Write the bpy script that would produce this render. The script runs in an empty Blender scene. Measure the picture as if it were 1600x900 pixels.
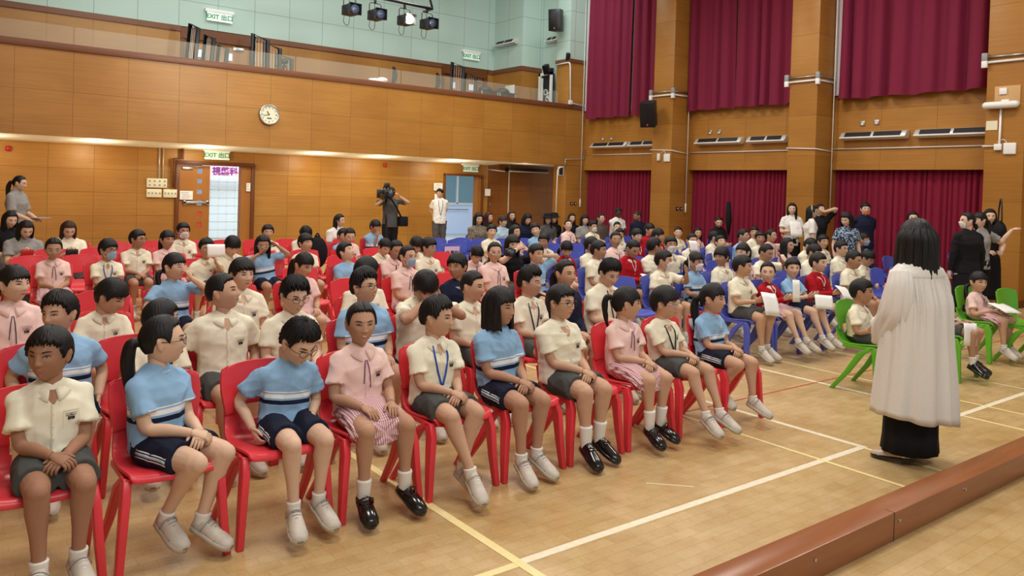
import bpy, math, random
import numpy as np
from mathutils import Vector, Matrix
from mathutils.bvhtree import BVHTree
PI = math.pi
random.seed(7); RNG = np.random.RandomState(7)
scene = bpy.context.scene
COL = scene.collection

# ---------------------------------------------------------------- camera
F, CX, CY, CAMH = 1224.0, 800.0, 316.0, 1.75
def _n(v): v = np.array(v, float); return v/np.linalg.norm(v)
AX = _n([1600, 29, F]); AY = _n([-935, -48, F]); AY = _n(AY-AY.dot(AX)*AX); AZ = np.cross(AX, AY)
if AZ[1] > 0: AZ = -AZ
W_R = (AX[0], AY[0], AZ[0]); W_D = (AX[1], AY[1], AZ[1]); W_F = (AX[2], AY[2], AZ[2])
cam_d = bpy.data.cameras.new('camera'); cam = bpy.data.objects.new('camera', cam_d); COL.objects.link(cam)
cam_d.sensor_width = 36; cam_d.lens = F/1600*36; cam_d.shift_x = 0.0; cam_d.shift_y = -(450-CY)/1600
cam_d.clip_start = .05; cam_d.clip_end = 200
cam.matrix_world = Matrix(((W_R[0], -W_D[0], -W_F[0], 0), (W_R[1], -W_D[1], -W_F[1], 0), (W_R[2], -W_D[2], -W_F[2], CAMH), (0, 0, 0, 1)))
scene.camera = cam
def ray(px, py):
    d = np.array([px-CX, py-CY, F]); return np.array([d@AX, d@AY, d@AZ])
CC = np.array([0, 0, CAMH])
def onz(px, py, z=0): r = ray(px, py); return CC+(z-CAMH)/r[2]*r
def onx(px, py, X): r = ray(px, py); return CC+r*X/r[0]
def ony(px, py, Y): r = ray(px, py); return CC+r*Y/r[1]

# ---------------------------------------------------------------- world, lights, exposure
scene.view_settings.view_transform = 'Standard'; scene.view_settings.look = 'None'
scene.view_settings.gamma = 1; scene.view_settings.use_curve_mapping = False
scene.view_settings.exposure = 0.0
world = bpy.data.worlds.new('world'); scene.world = world; world.use_nodes = True
world.node_tree.nodes['Background'].inputs[0].default_value = (1.0, .97, .92, 1)
world.node_tree.nodes['Background'].inputs[1].default_value = .42
def area(name, loc, size, power, col=(1, .955, .89), rot=(0, 0, 0)):
    l = bpy.data.lights.new(name, 'AREA'); l.shape = 'RECTANGLE'; l.size, l.size_y = size; l.energy = power; l.color = col
    o = bpy.data.objects.new(name, l); COL.objects.link(o); o.location = loc; o.rotation_euler = rot
    return o
def point(name, loc, power, col):
    l = bpy.data.lights.new(name, 'POINT'); l.energy = power; l.color = col; l.shadow_soft_size = .09
    o = bpy.data.objects.new(name, l); COL.objects.link(o); o.location = loc; return o
R_30 = math.radians(-40)
for (lx, ly) in ((1.5, 3.5), (6.5, 3.5), (11.5, 3.5), (1.5, 9), (6.5, 9), (11.5, 9), (4, 14), (10, 14)):
    area('ceiling_lamp', (lx, ly, 7.4), (1.6, 1.6), 178)
for lx in (1.0, 2.9, 5.0, 7.6, 9.2, 11.4):
    point('soffit_lamp', (lx, 17.5, 2.24), 17, (1, .88, .64))
point('soffit_lamp', (13.9, 17.6, 2.2), 5, (1, .84, .55))
area('stage_lamp', (1.5, -1.5, 5.5), (3.5, 1.0), 150, (1, .97, .93), (math.radians(42), 0, math.radians(-15)))
sp = bpy.data.lights.new('upper_wall_light', 'SPOT'); sp.energy = 700; sp.spot_size = math.radians(95); sp.spot_blend = .6; sp.color = (.9, 1, .95); sp.shadow_soft_size = .12
so = bpy.data.objects.new('upper_wall_light', sp); COL.objects.link(so); so.location = (5.7, 10.2, 4.9); so.rotation_euler = (math.radians(96), 0, math.radians(-18))
area('upper_wall_light', (6, 16.6, 7.9), (9, .5), 130, (.93, 1, .97), (math.radians(38), 0, 0)); area('upper_wall_light', (13.2, 15.8, 7.9), (2, .5), 60, (.93, 1, .97), (math.radians(35), 0, R_30))  # both area lights added just to brighten the green upper walls, no fixture modelled

# ---------------------------------------------------------------- materials
MATS = {}
def nodemat(name, col=(1, 1, 1), rough=.6, spec=.5, metal=0.0, emit=None, estr=1.0, alpha=1.0, trans=0.0, coat=0.0):
    m = bpy.data.materials.new(name); m.use_nodes = True; b = m.node_tree.nodes['Principled BSDF']
    b.inputs['Base Color'].default_value = (*col, 1); b.inputs['Roughness'].default_value = rough
    b.inputs['Specular IOR Level'].default_value = spec; b.inputs['Metallic'].default_value = metal
    b.inputs['Alpha'].default_value = alpha; b.inputs['Transmission Weight'].default_value = trans
    b.inputs['Coat Weight'].default_value = coat
    if emit: b.inputs['Emission Color'].default_value = (*emit, 1); b.inputs['Emission Strength'].default_value = estr
    MATS[name] = m; return m, m.node_tree, b
def lin(r, g, b):
    f = lambda c: (c/255/12.92) if c <= 10 else ((c/255+.055)/1.055)**2.4
    return (f(r), f(g), f(b))
def noise_mat(name, col, col2, scale=40, rough=.7, bump=.15, coords='Object', stretch=(1, 1, 1), detail=4, spec=.3, bdist=.002, **kw):
    m, nt, b = nodemat(name, col, rough, spec, **kw)
    tc = nt.nodes.new('ShaderNodeTexCoord'); mp = nt.nodes.new('ShaderNodeMapping'); mp.inputs['Scale'].default_value = stretch
    nz = nt.nodes.new('ShaderNodeTexNoise'); nz.inputs['Scale'].default_value = scale; nz.inputs['Detail'].default_value = detail
    mx = nt.nodes.new('ShaderNodeMix'); mx.data_type = 'RGBA'; mx.inputs['A'].default_value = (*col, 1); mx.inputs['B'].default_value = (*col2, 1)
    bp = nt.nodes.new('ShaderNodeBump'); bp.inputs['Strength'].default_value = bump; bp.inputs['Distance'].default_value = bdist
    L = nt.links.new
    L(tc.outputs[coords], mp.inputs[0]); L(mp.outputs[0], nz.inputs[0]); L(nz.outputs[0], mx.inputs['Factor']); L(mx.outputs['Result'], b.inputs['Base Color'])
    L(nz.outputs[0], bp.inputs['Height']); L(bp.outputs[0], b.inputs['Normal'])
    return m

# ---------------------------------------------------------------- mesh helpers
class MB:
    def __init__(s): s.v = []; s.f = []; s.n = 0
    def add(s, V, Fc):
        V = np.asarray(V, float); s.v.append(V); o = s.n; s.f += [tuple(i+o for i in f) for f in Fc]; s.n += len(V); return s
    def V(s): return np.vstack(s.v) if s.v else np.zeros((0, 3))
    def box(s, c, d, rot=None):
        c = np.array(c, float); d = np.array(d, float)/2
        V = np.array([[x, y, z] for x in (-1, 1) for y in (-1, 1) for z in (-1, 1)])*d
        if rot is not None: V = V@np.array(rot).T
        return s.add(V+c, [(0, 1, 3, 2), (4, 6, 7, 5), (0, 4, 5, 1), (2, 3, 7, 6), (0, 2, 6, 4), (1, 5, 7, 3)])
    def b2(s, a, b): a = np.array(a, float); b = np.array(b, float); return s.box((a+b)/2, abs(b-a))
    def rings(s, R, cap=True, closed=True):
        R = [np.asarray(r, float) for r in R]; n = len(R[0]); V = np.vstack(R); Fc = []
        for i in range(len(R)-1):
            for j in range(n if closed else n-1):
                k = (j+1) % n; Fc.append((i*n+j, i*n+k, (i+1)*n+k, (i+1)*n+j))
        if cap:
            V = np.vstack([V, R[0].mean(0), R[-1].mean(0)]); a = len(R)*n; m = (len(R)-1)*n
            for j in range(n):
                k = (j+1) % n; Fc.append((a, k, j)); Fc.append((a+1, m+j, m+k))
        return s.add(V, Fc)
    def tube(s, P, r, n=10, flat=1.0, up=(0, 0, 1), cap=True, rnd=False):
        P = [np.array(p, float) for p in P]; r = list(r) if hasattr(r, '__len__') else [r]*len(P)
        if rnd:
            d0 = _n(P[0]-P[1]); d1 = _n(P[-1]-P[-2])
            P = [P[0]+d0*r[0]*.75, P[0]+d0*r[0]*.4]+P+[P[-1]+d1*r[-1]*.4, P[-1]+d1*r[-1]*.75]
            r = [r[0]*.35, r[0]*.8]+r+[r[-1]*.8, r[-1]*.35]
        R = []; up = np.array(up, float); prev = None
        for i, p in enumerate(P):
            t = P[min(i+1, len(P)-1)]-P[max(i-1, 0)]; t = t/(np.linalg.norm(t)+1e-9)
            if prev is None:
                a = up-up.dot(t)*t
                if np.linalg.norm(a) < 1e-3: a = np.array([0, 1.0, 0])-t[1]*t
            else: a = prev-prev.dot(t)*t
            a = a/(np.linalg.norm(a)+1e-9); prev = a; b = np.cross(t, a)
            rr = r[i] if hasattr(r[i], '__len__') else (r[i]*flat, r[i])
            th = np.arange(n)*2*PI/n
            R.append(p+np.outer(np.cos(th)*rr[0], a)+np.outer(np.sin(th)*rr[1], b))
        return s.rings(R, cap)
    def ell(s, c, r, nu=14, nv=9, rot=None):
        R = []
        for i in range(1, nv):
            ph = -PI/2+PI*i/nv; th = np.arange(nu)*2*PI/nu
            R.append(np.stack([r[0]*np.cos(ph)*np.cos(th), r[1]*np.cos(ph)*np.sin(th), np.full(nu, r[2]*math.sin(ph))], 1))
        m = MB(); m.rings(R, True); V = m.V(); V[-2] = (0, 0, R[0][0][2]-.12*r[2]); V[-1] = (0, 0, R[-1][0][2]+.12*r[2])
        if rot is not None: V = V@np.array(rot).T
        return s.add(V+np.array(c, float), m.f)
    def cyl(s, a, b, r, n=20): return s.tube([a, b], [r, r], n)
    def prism(s, poly, h, M):   # polygon (2d) extruded by h, M maps (u,v,w) to world
        n = len(poly); V = [M@np.array([p[0], p[1], w]) if not callable(M) else M(p[0], p[1], w) for w in (0, h) for p in poly]
        return s.add(V, [tuple(range(n-1, -1, -1)), tuple(range(n, 2*n))]+[(i, (i+1) % n, n+(i+1) % n, n+i) for i in range(n)])
def smooth_path(P, k=4, r=None):
    P = [np.array(p, float) for p in P]; Q = [2*P[0]-P[1]]+P+[2*P[-1]-P[-2]]; out = []; ro = []
    for i in range(1, len(Q)-2):
        for j in range(k):
            t = j/k; a, b, c, d = Q[i-1:i+3]
            out.append(.5*((2*b)+(-a+c)*t+(2*a-5*b+4*c-d)*t*t+(-a+3*b-3*c+d)*t**3))
            if r is not None: ro.append(r[i-1]*(1-t)+r[i]*t)
    out.append(P[-1])
    if r is not None: return out, ro+[r[-1]]
    return out
def mesh_of(mb, name, smooth=True, attr=None):
    me = bpy.data.meshes.new(name); me.from_pydata(mb.V().tolist(), [], mb.f); me.validate(); me.update()
    if smooth: me.polygons.foreach_set('use_smooth', [True]*len(me.polygons))
    return me
TMP = bpy.data.scenes.new('tmp_build')
def tmp_dg():
    with bpy.context.temp_override(scene=TMP, view_layer=TMP.view_layers[0]):
        dg = bpy.context.evaluated_depsgraph_get()
    dg.update(); return dg
def run_mods(mb, mods, name):
    me = mesh_of(mb, name, False); o = bpy.data.objects.new('t', me); TMP.collection.objects.link(o)
    for t, kw in mods:
        m = o.modifiers.new(t, t)
        for k, v in kw.items(): setattr(m, k, v)
    dg = tmp_dg()
    r = bpy.data.meshes.new_from_object(o.evaluated_get(dg), depsgraph=dg); r.name = name
    bpy.data.objects.remove(o); bpy.data.meshes.remove(me); return r
def remesh(mb, vox, it=4, name='m', fac=.5):
    me = run_mods(mb, [('REMESH', dict(mode='VOXEL', voxel_size=vox, use_smooth_shade=True)), ('SMOOTH', dict(factor=fac, iterations=it))], name)
    me.polygons.foreach_set('use_smooth', [True]*len(me.polygons)); return me
def get_co(me): a = np.empty(len(me.vertices)*3); me.vertices.foreach_get('co', a); return a.reshape(-1, 3)
def set_co(me, V): me.vertices.foreach_set('co', np.asarray(V).ravel()); me.update()
def to_mb(me):
    m = MB(); m.add(get_co(me), [tuple(p.vertices) for p in me.polygons]); return m
def bevelled(mb, name, w=.004, seg=2):
    me = run_mods(mb, [('BEVEL', dict(width=w, segments=seg, limit_method='ANGLE', angle_limit=.6))], name)
    me.polygons.foreach_set('use_smooth', [True]*len(me.polygons)); me.update()
    try: me.set_sharp_from_angle(angle=.7)
    except Exception: pass
    return me
def link(name, me, mat=None, parent=None, M=None):
    if isinstance(me, MB): me = mesh_of(me, name, False)
    if mat is not None:
        mats = mat if isinstance(mat, (list, tuple)) else [mat]
        if len(me.materials) == 0:
            for k in mats: me.materials.append(MATS[k] if isinstance(k, str) else k)
        o = bpy.data.objects.new(name, me)
        for i, k in enumerate(mats):
            k = MATS[k] if isinstance(k, str) else k
            if me.materials[i] != k: o.material_slots[i].link = 'OBJECT'; o.material_slots[i].material = k
    else: o = bpy.data.objects.new(name, me)
    COL.objects.link(o)
    if parent: o.parent = parent
    if M is not None: o.matrix_local = M
    return o
def tag(o, label=None, cat=None, group=None, kind=None):
    if label: o['label'] = label
    if cat: o['category'] = cat
    if group: o['group'] = group
    if kind: o['kind'] = kind
    return o
def thing(name, label, cat, loc=(0, 0, 0), rz=0.0, group=None):
    o = bpy.data.objects.new(name, None); COL.objects.link(o); o.location = loc; o.rotation_euler = (0, 0, rz); o.empty_display_size = .1
    return tag(o, label, cat, group)
def dup(root, loc, rz, label=None, group=None, scale=None):
    r = root.copy(); COL.objects.link(r); r.location = loc; r.rotation_euler = (0, 0, rz)
    if label: r['label'] = label
    if group: r['group'] = group
    for ch in KIDS(root):
        c = ch.copy(); COL.objects.link(c); c.parent = r
        for g in KIDS(ch):
            d = g.copy(); COL.objects.link(d); d.parent = c
    return r
_kids = {}
def KIDS(o):
    if o.name not in _kids: _kids[o.name] = list(o.children)
    return _kids[o.name]
def struct(name, mb, mat, parent=None):
    o = link(name, mb, mat, parent)
    if parent is None: o['kind'] = 'structure'
    return o
def text_mesh(s, size, depth=.002, bold=0.0, name='lettering'):
    cu = bpy.data.curves.new('t', 'FONT'); cu.body = s; cu.size = size; cu.extrude = depth; cu.offset = bold; cu.align_x = 'CENTER'; cu.align_y = 'CENTER'
    o = bpy.data.objects.new('t', cu); TMP.collection.objects.link(o); dg = tmp_dg()
    me = bpy.data.meshes.new_from_object(o.evaluated_get(dg), depsgraph=dg); me.name = name
    bpy.data.objects.remove(o); return me
def rotz(a): c, s = math.cos(a), math.sin(a); return np.array([[c, -s, 0], [s, c, 0], [0, 0, 1]])
def rotx(a): c, s = math.cos(a), math.sin(a); return np.array([[1, 0, 0], [0, c, -s], [0, s, c]])
def roty(a): c, s = math.cos(a), math.sin(a); return np.array([[c, 0, s], [0, 1, 0], [-s, 0, c]])
def m4(R, t, s=1.0):
    M = Matrix.Identity(4)
    for i in range(3):
        for j in range(3): M[i][j] = float(R[i][j])*s
        M[i][3] = float(t[i])
    return M
# ================================================================ SETTING
def panel_mat(name, ax, u0, du, v0, dv, c1, c2, grain=True, rough=.42, mort=.0035, mcol=None, gs=26, spec=.4, coat=0.0, bandf=.5):
    """wall sheets with thin joints; ax: which object axis runs along the wall"""
    m, nt, b = nodemat(name, c1, rough, spec, coat=coat); L = nt.links.new; N = nt.nodes.new
    tc = N('ShaderNodeTexCoord'); sx = N('ShaderNodeSeparateXYZ'); cb = N('ShaderNodeCombineXYZ'); L(tc.outputs['Object'], sx.inputs[0])
    def mad(src, off, mul):
        a = N('ShaderNodeMath'); a.operation = 'SUBTRACT'; a.inputs[1].default_value = off; L(src, a.inputs[0])
        return a.outputs[0]
    vsrc = sx.outputs['Z'] if ax != 'floor' else sx.outputs['Y']
    L(mad(sx.outputs['X' if ax in ('x', 'floor') else 'Y'], u0, 1), cb.inputs[0]); L(mad(vsrc, v0, 1), cb.inputs[1])
    br = N('ShaderNodeTexBrick'); br.offset = 0 if ax != 'floor' else .5; br.squash = 1; br.inputs['Scale'].default_value = 1
    br.inputs['Mortar Size'].default_value = mort; br.inputs['Mortar Smooth'].default_value = .3; br.inputs['Brick Width'].default_value = du; br.inputs['Row Height'].default_value = dv
    br.inputs['Color1'].default_value = (*c1, 1); br.inputs['Color2'].default_value = (*c2, 1); br.inputs['Mortar'].default_value = (*(mcol or tuple(x*.45 for x in c1)), 1)
    L(cb.outputs[0], br.inputs['Vector'])
    col = br.outputs['Color']
    if grain:
        for sc, fac, st, dark in ((3.0, .55, (.25, .25, gs), .87), (9, .35, (.35, .35, gs), .92), (1.1, .5, (1, 1, 1.5), .90)):
            mp = N('ShaderNodeMapping'); mp.inputs['Scale'].default_value = st; nz = N('ShaderNodeTexNoise'); nz.inputs['Scale'].default_value = sc; nz.inputs['Detail'].default_value = 3
            mx = N('ShaderNodeMix'); mx.data_type = 'RGBA'; mx.blend_type = 'MULTIPLY'; mx.inputs['B'].default_value = (dark, dark*.97, dark*.92, 1)
            mr = N('ShaderNodeMapRange'); mr.inputs[1].default_value = .38; mr.inputs[2].default_value = .62
            L(tc.outputs['Object'], mp.inputs[0]); L(mp.outputs[0], nz.inputs[0]); L(nz.outputs[0], mr.inputs[0]); L(mr.outputs[0], mx.inputs['Factor']); L(col, mx.inputs['A']); col = mx.outputs['Result']
    L(col, b.inputs['Base Color'])
    bp = N('ShaderNodeBump'); bp.inputs['Strength'].default_value = .6; bp.inputs['Distance'].default_value = .004; bp.invert = True
    L(br.outputs['Fac'], bp.inputs['Height']); L(bp.outputs[0], b.inputs['Normal'])
    return m
WOOD1, WOOD2 = lin(184, 132, 62), lin(175, 122, 52)
panel_mat('balcony_wood', 'x', 1.437, .9548, 3.345-.845, .845, WOOD1, WOOD2)
panel_mat('lower_wood', 'x', 2.16, .836, -.02, .485, WOOD1, lin(192, 140, 66), gs=34)
panel_mat('right_wood', 'y', 5.95, 1.09, 2.5-.52, .82, WOOD1, WOOD2)
panel_mat('pillar_wood', 'y', -50, 100, .1, .85, WOOD1, WOOD2)
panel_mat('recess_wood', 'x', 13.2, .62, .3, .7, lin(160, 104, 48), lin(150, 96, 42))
panel_mat('upper_wood', 'x', 2.28, .915, 2.95, 1.2, WOOD1, WOOD2)
panel_mat('green_panel', 'x', 2.28, .915, 5.46-.85+.62, .85, lin(186, 208, 198), lin(182, 204, 194), grain=False, rough=.95, mort=.006, spec=.1)
panel_mat('green_panel_side', 'y', 17.0, .75, 5.46-.85+.62, .85, lin(186, 208, 198), lin(182, 204, 194), grain=False, rough=.95, mort=.006, spec=.1)
panel_mat('floor_parquet', 'floor', 0, .152, 0, .076, lin(200, 174, 128), lin(190, 162, 114), grain=False, rough=.22, mort=.0010, spec=.45, mcol=lin(184, 150, 100))
# parquet: soft blotches and dull areas in the varnish
m = MATS['floor_parquet']; nt = m.node_tree; b = nt.nodes['Principled BSDF']; L = nt.links.new
src = b.inputs['Base Color'].links[0].from_socket
tc = nt.nodes.new('ShaderNodeTexCoord')
for sc, c, lo, hi in ((1.3, (.86, .80, .68, 1), .42, .68), (7, (.91, .87, .8, 1), .45, .65), (60, (.93, .9, .86, 1), .4, .7)):
    nz = nt.nodes.new('ShaderNodeTexNoise'); nz.inputs['Scale'].default_value = sc; nz.inputs['Detail'].default_value = 5
    mr = nt.nodes.new('ShaderNodeMapRange'); mr.inputs[1].default_value = lo; mr.inputs[2].default_value = hi
    mx = nt.nodes.new('ShaderNodeMix'); mx.data_type = 'RGBA'; mx.blend_type = 'MULTIPLY'; mx.inputs['B'].default_value = c
    L(tc.outputs['Object'], nz.inputs[0]); L(nz.outputs[0], mr.inputs[0]); L(mr.outputs[0], mx.inputs['Factor']); L(src, mx.inputs['A']); src = mx.outputs['Result']
L(src, b.inputs['Base Color'])
nz = nt.nodes.new('ShaderNodeTexNoise'); nz.inputs['Scale'].default_value = 5; mr = nt.nodes.new('ShaderNodeMapRange'); mr.inputs[3].default_value = .2; mr.inputs[4].default_value = .36
L(tc.outputs['Object'], nz.inputs[0]); L(nz.outputs[0], mr.inputs[0]); L(mr.outputs[0], b.inputs['Roughness'])

noise_mat('kerb_wood', lin(156, 98, 60), lin(128, 74, 42), 3.2, .26, .1, stretch=(.7, 6, 6), spec=.5)
noise_mat('trim_wood', lin(128, 82, 56), lin(108, 66, 42), 4, .4, .1, stretch=(.6, 4, 8))
noise_mat('door_frame_wood', lin(120, 70, 38), lin(98, 56, 30), 4, .4, .1, stretch=(4, 4, .6))
noise_mat('door_wood', lin(176, 118, 56), lin(160, 104, 46), 5, .4, .1, stretch=(5, 5, .5))
noise_mat('pale_wood', lin(206, 168, 116), lin(196, 156, 104), 5, .5, .05)
noise_mat('cream_paint', lin(250, 247, 236), lin(246, 242, 230), 3, .7, .02)
noise_mat('ceiling_paint', lin(225, 225, 220), lin(215, 215, 210), 2, .8, .02)
noise_mat('line_white', lin(242, 236, 218), lin(214, 198, 160), 26, .35, .02, detail=8)
noise_mat('line_yellow', lin(240, 226, 170), lin(226, 204, 140), 26, .35, .02, detail=8)
nodemat('line_red', lin(196, 84, 60), .4)
nodemat('white_plastic', lin(236, 236, 232), .35)
nodemat('cream_plastic', lin(232, 226, 196), .4)
nodemat('grey_plastic', lin(150, 152, 154), .4)
nodemat('black_plastic', lin(22, 22, 25), .45)
nodemat('black_metal', lin(30, 30, 34), .35, metal=.3)
nodemat('steel', lin(190, 192, 192), .3, metal=.9)
nodemat('aluminium', lin(214, 214, 210), .38, metal=.5)
nodemat('glass', lin(220, 226, 214), .05, alpha=.10)
nodemat('pane_bright', lin(214, 226, 238), .3, emit=lin(214, 226, 238), estr=.5)
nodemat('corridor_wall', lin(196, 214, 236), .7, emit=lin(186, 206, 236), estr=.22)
nodemat('corridor_blue', lin(150, 176, 224), .7)
noise_mat('corridor_floor', lin(206, 204, 196), lin(190, 190, 184), 5, .35, .02)
nodemat('red_plastic', lin(180, 30, 28), .35)
nodemat('sign_green', lin(14, 140, 84), .5)
nodemat('sign_white', lin(236, 250, 240), .4, emit=lin(220, 250, 232), estr=.15)
nodemat('paper', lin(240, 240, 238), .8)
nodemat('ink', lin(40, 42, 52), .8)
nodemat('ink_violet', lin(120, 36, 110), .7)
nodemat('banner_pink', lin(226, 190, 214), .7)

fl = MB().b2((-6, -4, -.1), (15.75, 18.3, 0)); floor = struct('floor', fl, 'floor_parquet')
def fline(name, a, b2, w, mat, z=.0015):
    a = np.array([*a, z]); b3 = np.array([*b2, z]); d = _n(b3-a); s = np.array([-d[1], d[0], 0])*w/2
    o = MB(); o.add([a-s, b3-s, b3+s, a+s, a-s-(0, 0, .0012), b3-s-(0, 0, .0012), b3+s-(0, 0, .0012), a+s-(0, 0, .0012)], [(0, 1, 2, 3), (7, 6, 5, 4), (0, 4, 5, 1), (1, 5, 6, 2), (2, 6, 7, 3), (3, 7, 4, 0)])
    link('court_line', o, mat, floor)
fline('a', (2.29, 2.85), (5.40, 2.85), .05, 'line_white'); fline('a', (6.86, 2.84), (10.5, 2.84), .05, 'line_white')
fline('a', (5.38, 2.83), (5.38, 14), .05, 'line_white', .0019); fline('a', (6.89, 2.82), (6.89, 14), .05, 'line_white', .0019)
fline('a', (2.285, 2.2), (2.285, 16), .05, 'line_yellow', .0023); fline('a', (4.86, 2.2), (4.92, 10), .03, 'line_yellow', .0023)
fline('a', (1.2, 2.84), (2.29, 2.84), .045, 'line_yellow', .0012); fline('a', (5.36, 2.2), (5.37, 2.84), .03, 'line_yellow', .0012)
fline('a', (7.40, 2.2), (7.42, 12), .03, 'line_yellow', .0023); fline('a', (8.43, 2.9), (8.43, 9), .03, 'line_yellow', .0027); fline('a', (6.9, 2.2), (6.9, 2.82), .03, 'line_yellow', .0012)
fline('a', (4.6, 4.12), (12, 4.12), .014, 'line_red', .0031)
fline('a', (3.55, 3.22), (3.75, 3.02), .01, 'line_white', .0012)

kerb = bevelled(MB().b2((-5, 1.955, 0), (14.6, 2.112, .15)), 'kerb', .006); k = link('trim_1', kerb, 'kerb_wood'); k['kind'] = 'structure'
kj = MB()
for x in (1.4, 4.03, 7.1): kj.b2((x, 1.9535, .002), (x+.004, 2.0, .1508))
link('joint', kj, 'ink', k)
kb = MB()
for x in (4.08, 4.85, 5.72, 3.3):
    kb.cyl((x, 1.956, .10), (x, 1.948, .10), .009, 10)
link('bolt', kb, 'steel', k)

# right wall with its bays, pillars
rw = MB(); rw.b2((15.6, -1, 2.5), (15.8, 17, 3.85)); rw.b2((15.9, -1, 0), (16.0, 17, 2.5)); rw.b2((15.6, -1, 3.85), (15.8, 17, 8.2)); rw.b2((15.6, -1, 0), (15.8, 5.29, 2.5)); rw.b2((15.57, 5.91, 2.38), (15.62, 9.15, 2.52)); rw.b2((15.57, 9.8, 2.38), (15.62, 13.05, 2.52)); rw.b2((15.57, 13.7, 2.38), (15.62, 16.95, 2.52))
struct('wall_right', rw, 'right_wood')
for i, (y0, y1) in enumerate(((5.29, 5.91), (9.15, 9.80), (13.05, 13.70))):
    struct('wall_right', bevelled(MB().b2((14.9, y0, 0), (15.9, y1, 8.2)), 'pillar', .012), 'pillar_wood').name = 'wall_pillar_'+str(i+1)
    q = link('baseboard_right', bevelled(MB().b2((14.885, y0-.015, 0), (15.6, y1+.015, .12)), 'pbase', .004), 'door_frame_wood'); q['kind'] = 'structure'
struct('wall_pillar_4', bevelled(MB().b2((14.9, 16.96, 0), (15.9, 17.53, 5.46)), 'pillar', .012), 'pillar_wood')
struct('wall_pillar_5', MB().b2((14.9, 16.96, 5.56), (15.9, 17.53, 8.2)), 'green_panel')
struct('trim_2', MB().b2((14.87, 16.93, 5.46), (15.9, 17.56, 5.56)), 'trim_wood')
# balcony
bf = MB().b2((-6, 16.95, 2.5), (15.6, 17.08, 4.12)); struct('wall_balcony', bf, 'balcony_wood')
struct('trim_3', bevelled(MB().b2((-6, 16.91, 4.12), (15.6, 17.16, 4.25)), 'cap', .008), 'trim_wood')
bl = MB().b2((-6, 17.08, 3.1), (15.6, 20.2, 3.3)); struct('floor_balcony', bl, 'trim_wood')
sf = MB(); a = [(-6, 16.96, 2.5), (13.1, 16.96, 2.5), (13.1, 18.3, 2.43), (-6, 18.3, 2.43)]
sf.add(a+[(x, y, z+.08) for x, y, z in a], [(3, 2, 1, 0), (4, 5, 6, 7), (0, 1, 5, 4), (1, 2, 6, 5), (2, 3, 7, 6), (3, 0, 4, 7)]); struct('ceiling_soffit', sf, 'cream_paint')
struct('ceiling_recess', MB().b2((13.1, 17.08, 2.5), (17.6, 18.85, 2.58)), 'cream_paint')
# lower back wall with the two door openings
lw = MB()
for x0, x1, z0, z1 in ((-6, 4.60, 0, 2.5), (6.36, 11.60, 0, 2.5), (12.92, 13.1, 0, 2.5), (4.60, 6.36, 2.17, 2.5), (11.60, 12.92, 2.14, 2.5)):
    lw.b2((x0, 18.3, z0), (x1, 18.45, z1))
struct('wall_back', lw, 'lower_wood')
struct('wall_recess', MB().b2((13.1, 18.72, 0), (17.6, 18.85, 2.5)).b2((13.0, 18.45, 0), (13.1, 18.85, 2.5)), 'recess_wood')
bb = MB()
for x0, x1 in ((-6, 4.6), (6.36, 11.6)): bb.b2((x0, 18.285, 0), (x1, 18.3, .12))
struct('baseboard_back', bb, 'door_frame_wood')
# recess: folding doors seam, pull handles, pipe
struct('trim_4', MB().cyl((14.15, 18.68, 0), (14.15, 18.68, 2.45), .018, 10), 'white_plastic')
wrc = bpy.data.objects['wall_recess']
for x in (13.36, 13.48): link('pull_handle', bevelled(MB().b2((x-.035, 18.69, 1.25), (x+.035, 18.72, 1.36)), 'pull', .01), 'steel', wrc)
def door_frame(n, x0, x1, zt, fw=.07):
    f = MB(); f.b2((x0, 18.24, 0), (x0+fw, 18.48, zt)); f.b2((x1-fw, 18.24, 0), (x1, 18.48, zt)); f.b2((x0, 18.235, zt-fw), (x1, 18.485, zt+.01))
    return struct('door_%d' % n, bevelled(f, 'dframe', .004), 'door_frame_wood')
d1 = door_frame(1, 4.60, 6.36, 2.17, .08); d2 = door_frame(2, 11.60, 12.92, 2.14, .05)
jm = link('jamb', MB().b2((6.06, 18.30, 0), (6.28, 18.5, 2.09)), 'door_wood', d1)
jm = link('jamb', MB().b2((12.74, 18.30, 0), (12.87, 18.5, 2.09)), 'door_wood', d2)
lf = MB(); lf.b2((4.69, 18.33, .01), (4.69+.30, 18.375, 2.08)); lf.b2((4.69+.42, 18.33, .01), (5.36, 18.375, 2.08))
# the leaf's five small square lights
zs = [(1.90, 2.01), (1.68, 1.78), (1.44, 1.54), (1.18, 1.30), (.93, 1.04), (.68, .80)]
prev = 2.08
lf = MB(); lf.b2((4.69, 18.33, .01), (5.08, 18.375, 2.08)); lf.b2((5.20, 18.33, .01), (5.36, 18.375, 2.08))
for z0, z1 in zs: lf.b2((5.08, 18.33, z1), (5.20, 18.375, prev)); prev = z0
lf.b2((5.08, 18.33, .01), (5.20, 18.375, prev))
leaf = link('door_leaf', lf, 'door_wood', d1)
for i, (z0, z1) in enumerate(zs):
    link('vision_pane', MB().b2((5.08, 18.345, z0), (5.20, 18.355, z1)), 'glass' if i < 4 else 'line_red', leaf)
link('push_bar', bevelled(MB().b2((4.78, 18.27, 1.22), (5.34, 18.31, 1.27)).b2((4.78, 18.27, 1.2), (4.84, 18.335, 1.29)).b2((5.28, 18.27, 1.2), (5.34, 18.335, 1.29)), 'bar', .005), 'steel', leaf)
link('door_closer', bevelled(MB().b2((4.75, 18.29, 1.98), (4.98, 18.33, 2.03)).tube([(4.97, 18.3, 2.04), (5.2, 18.27, 2.06)], .008, 6), 'closer', .004), 'steel', leaf)
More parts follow.
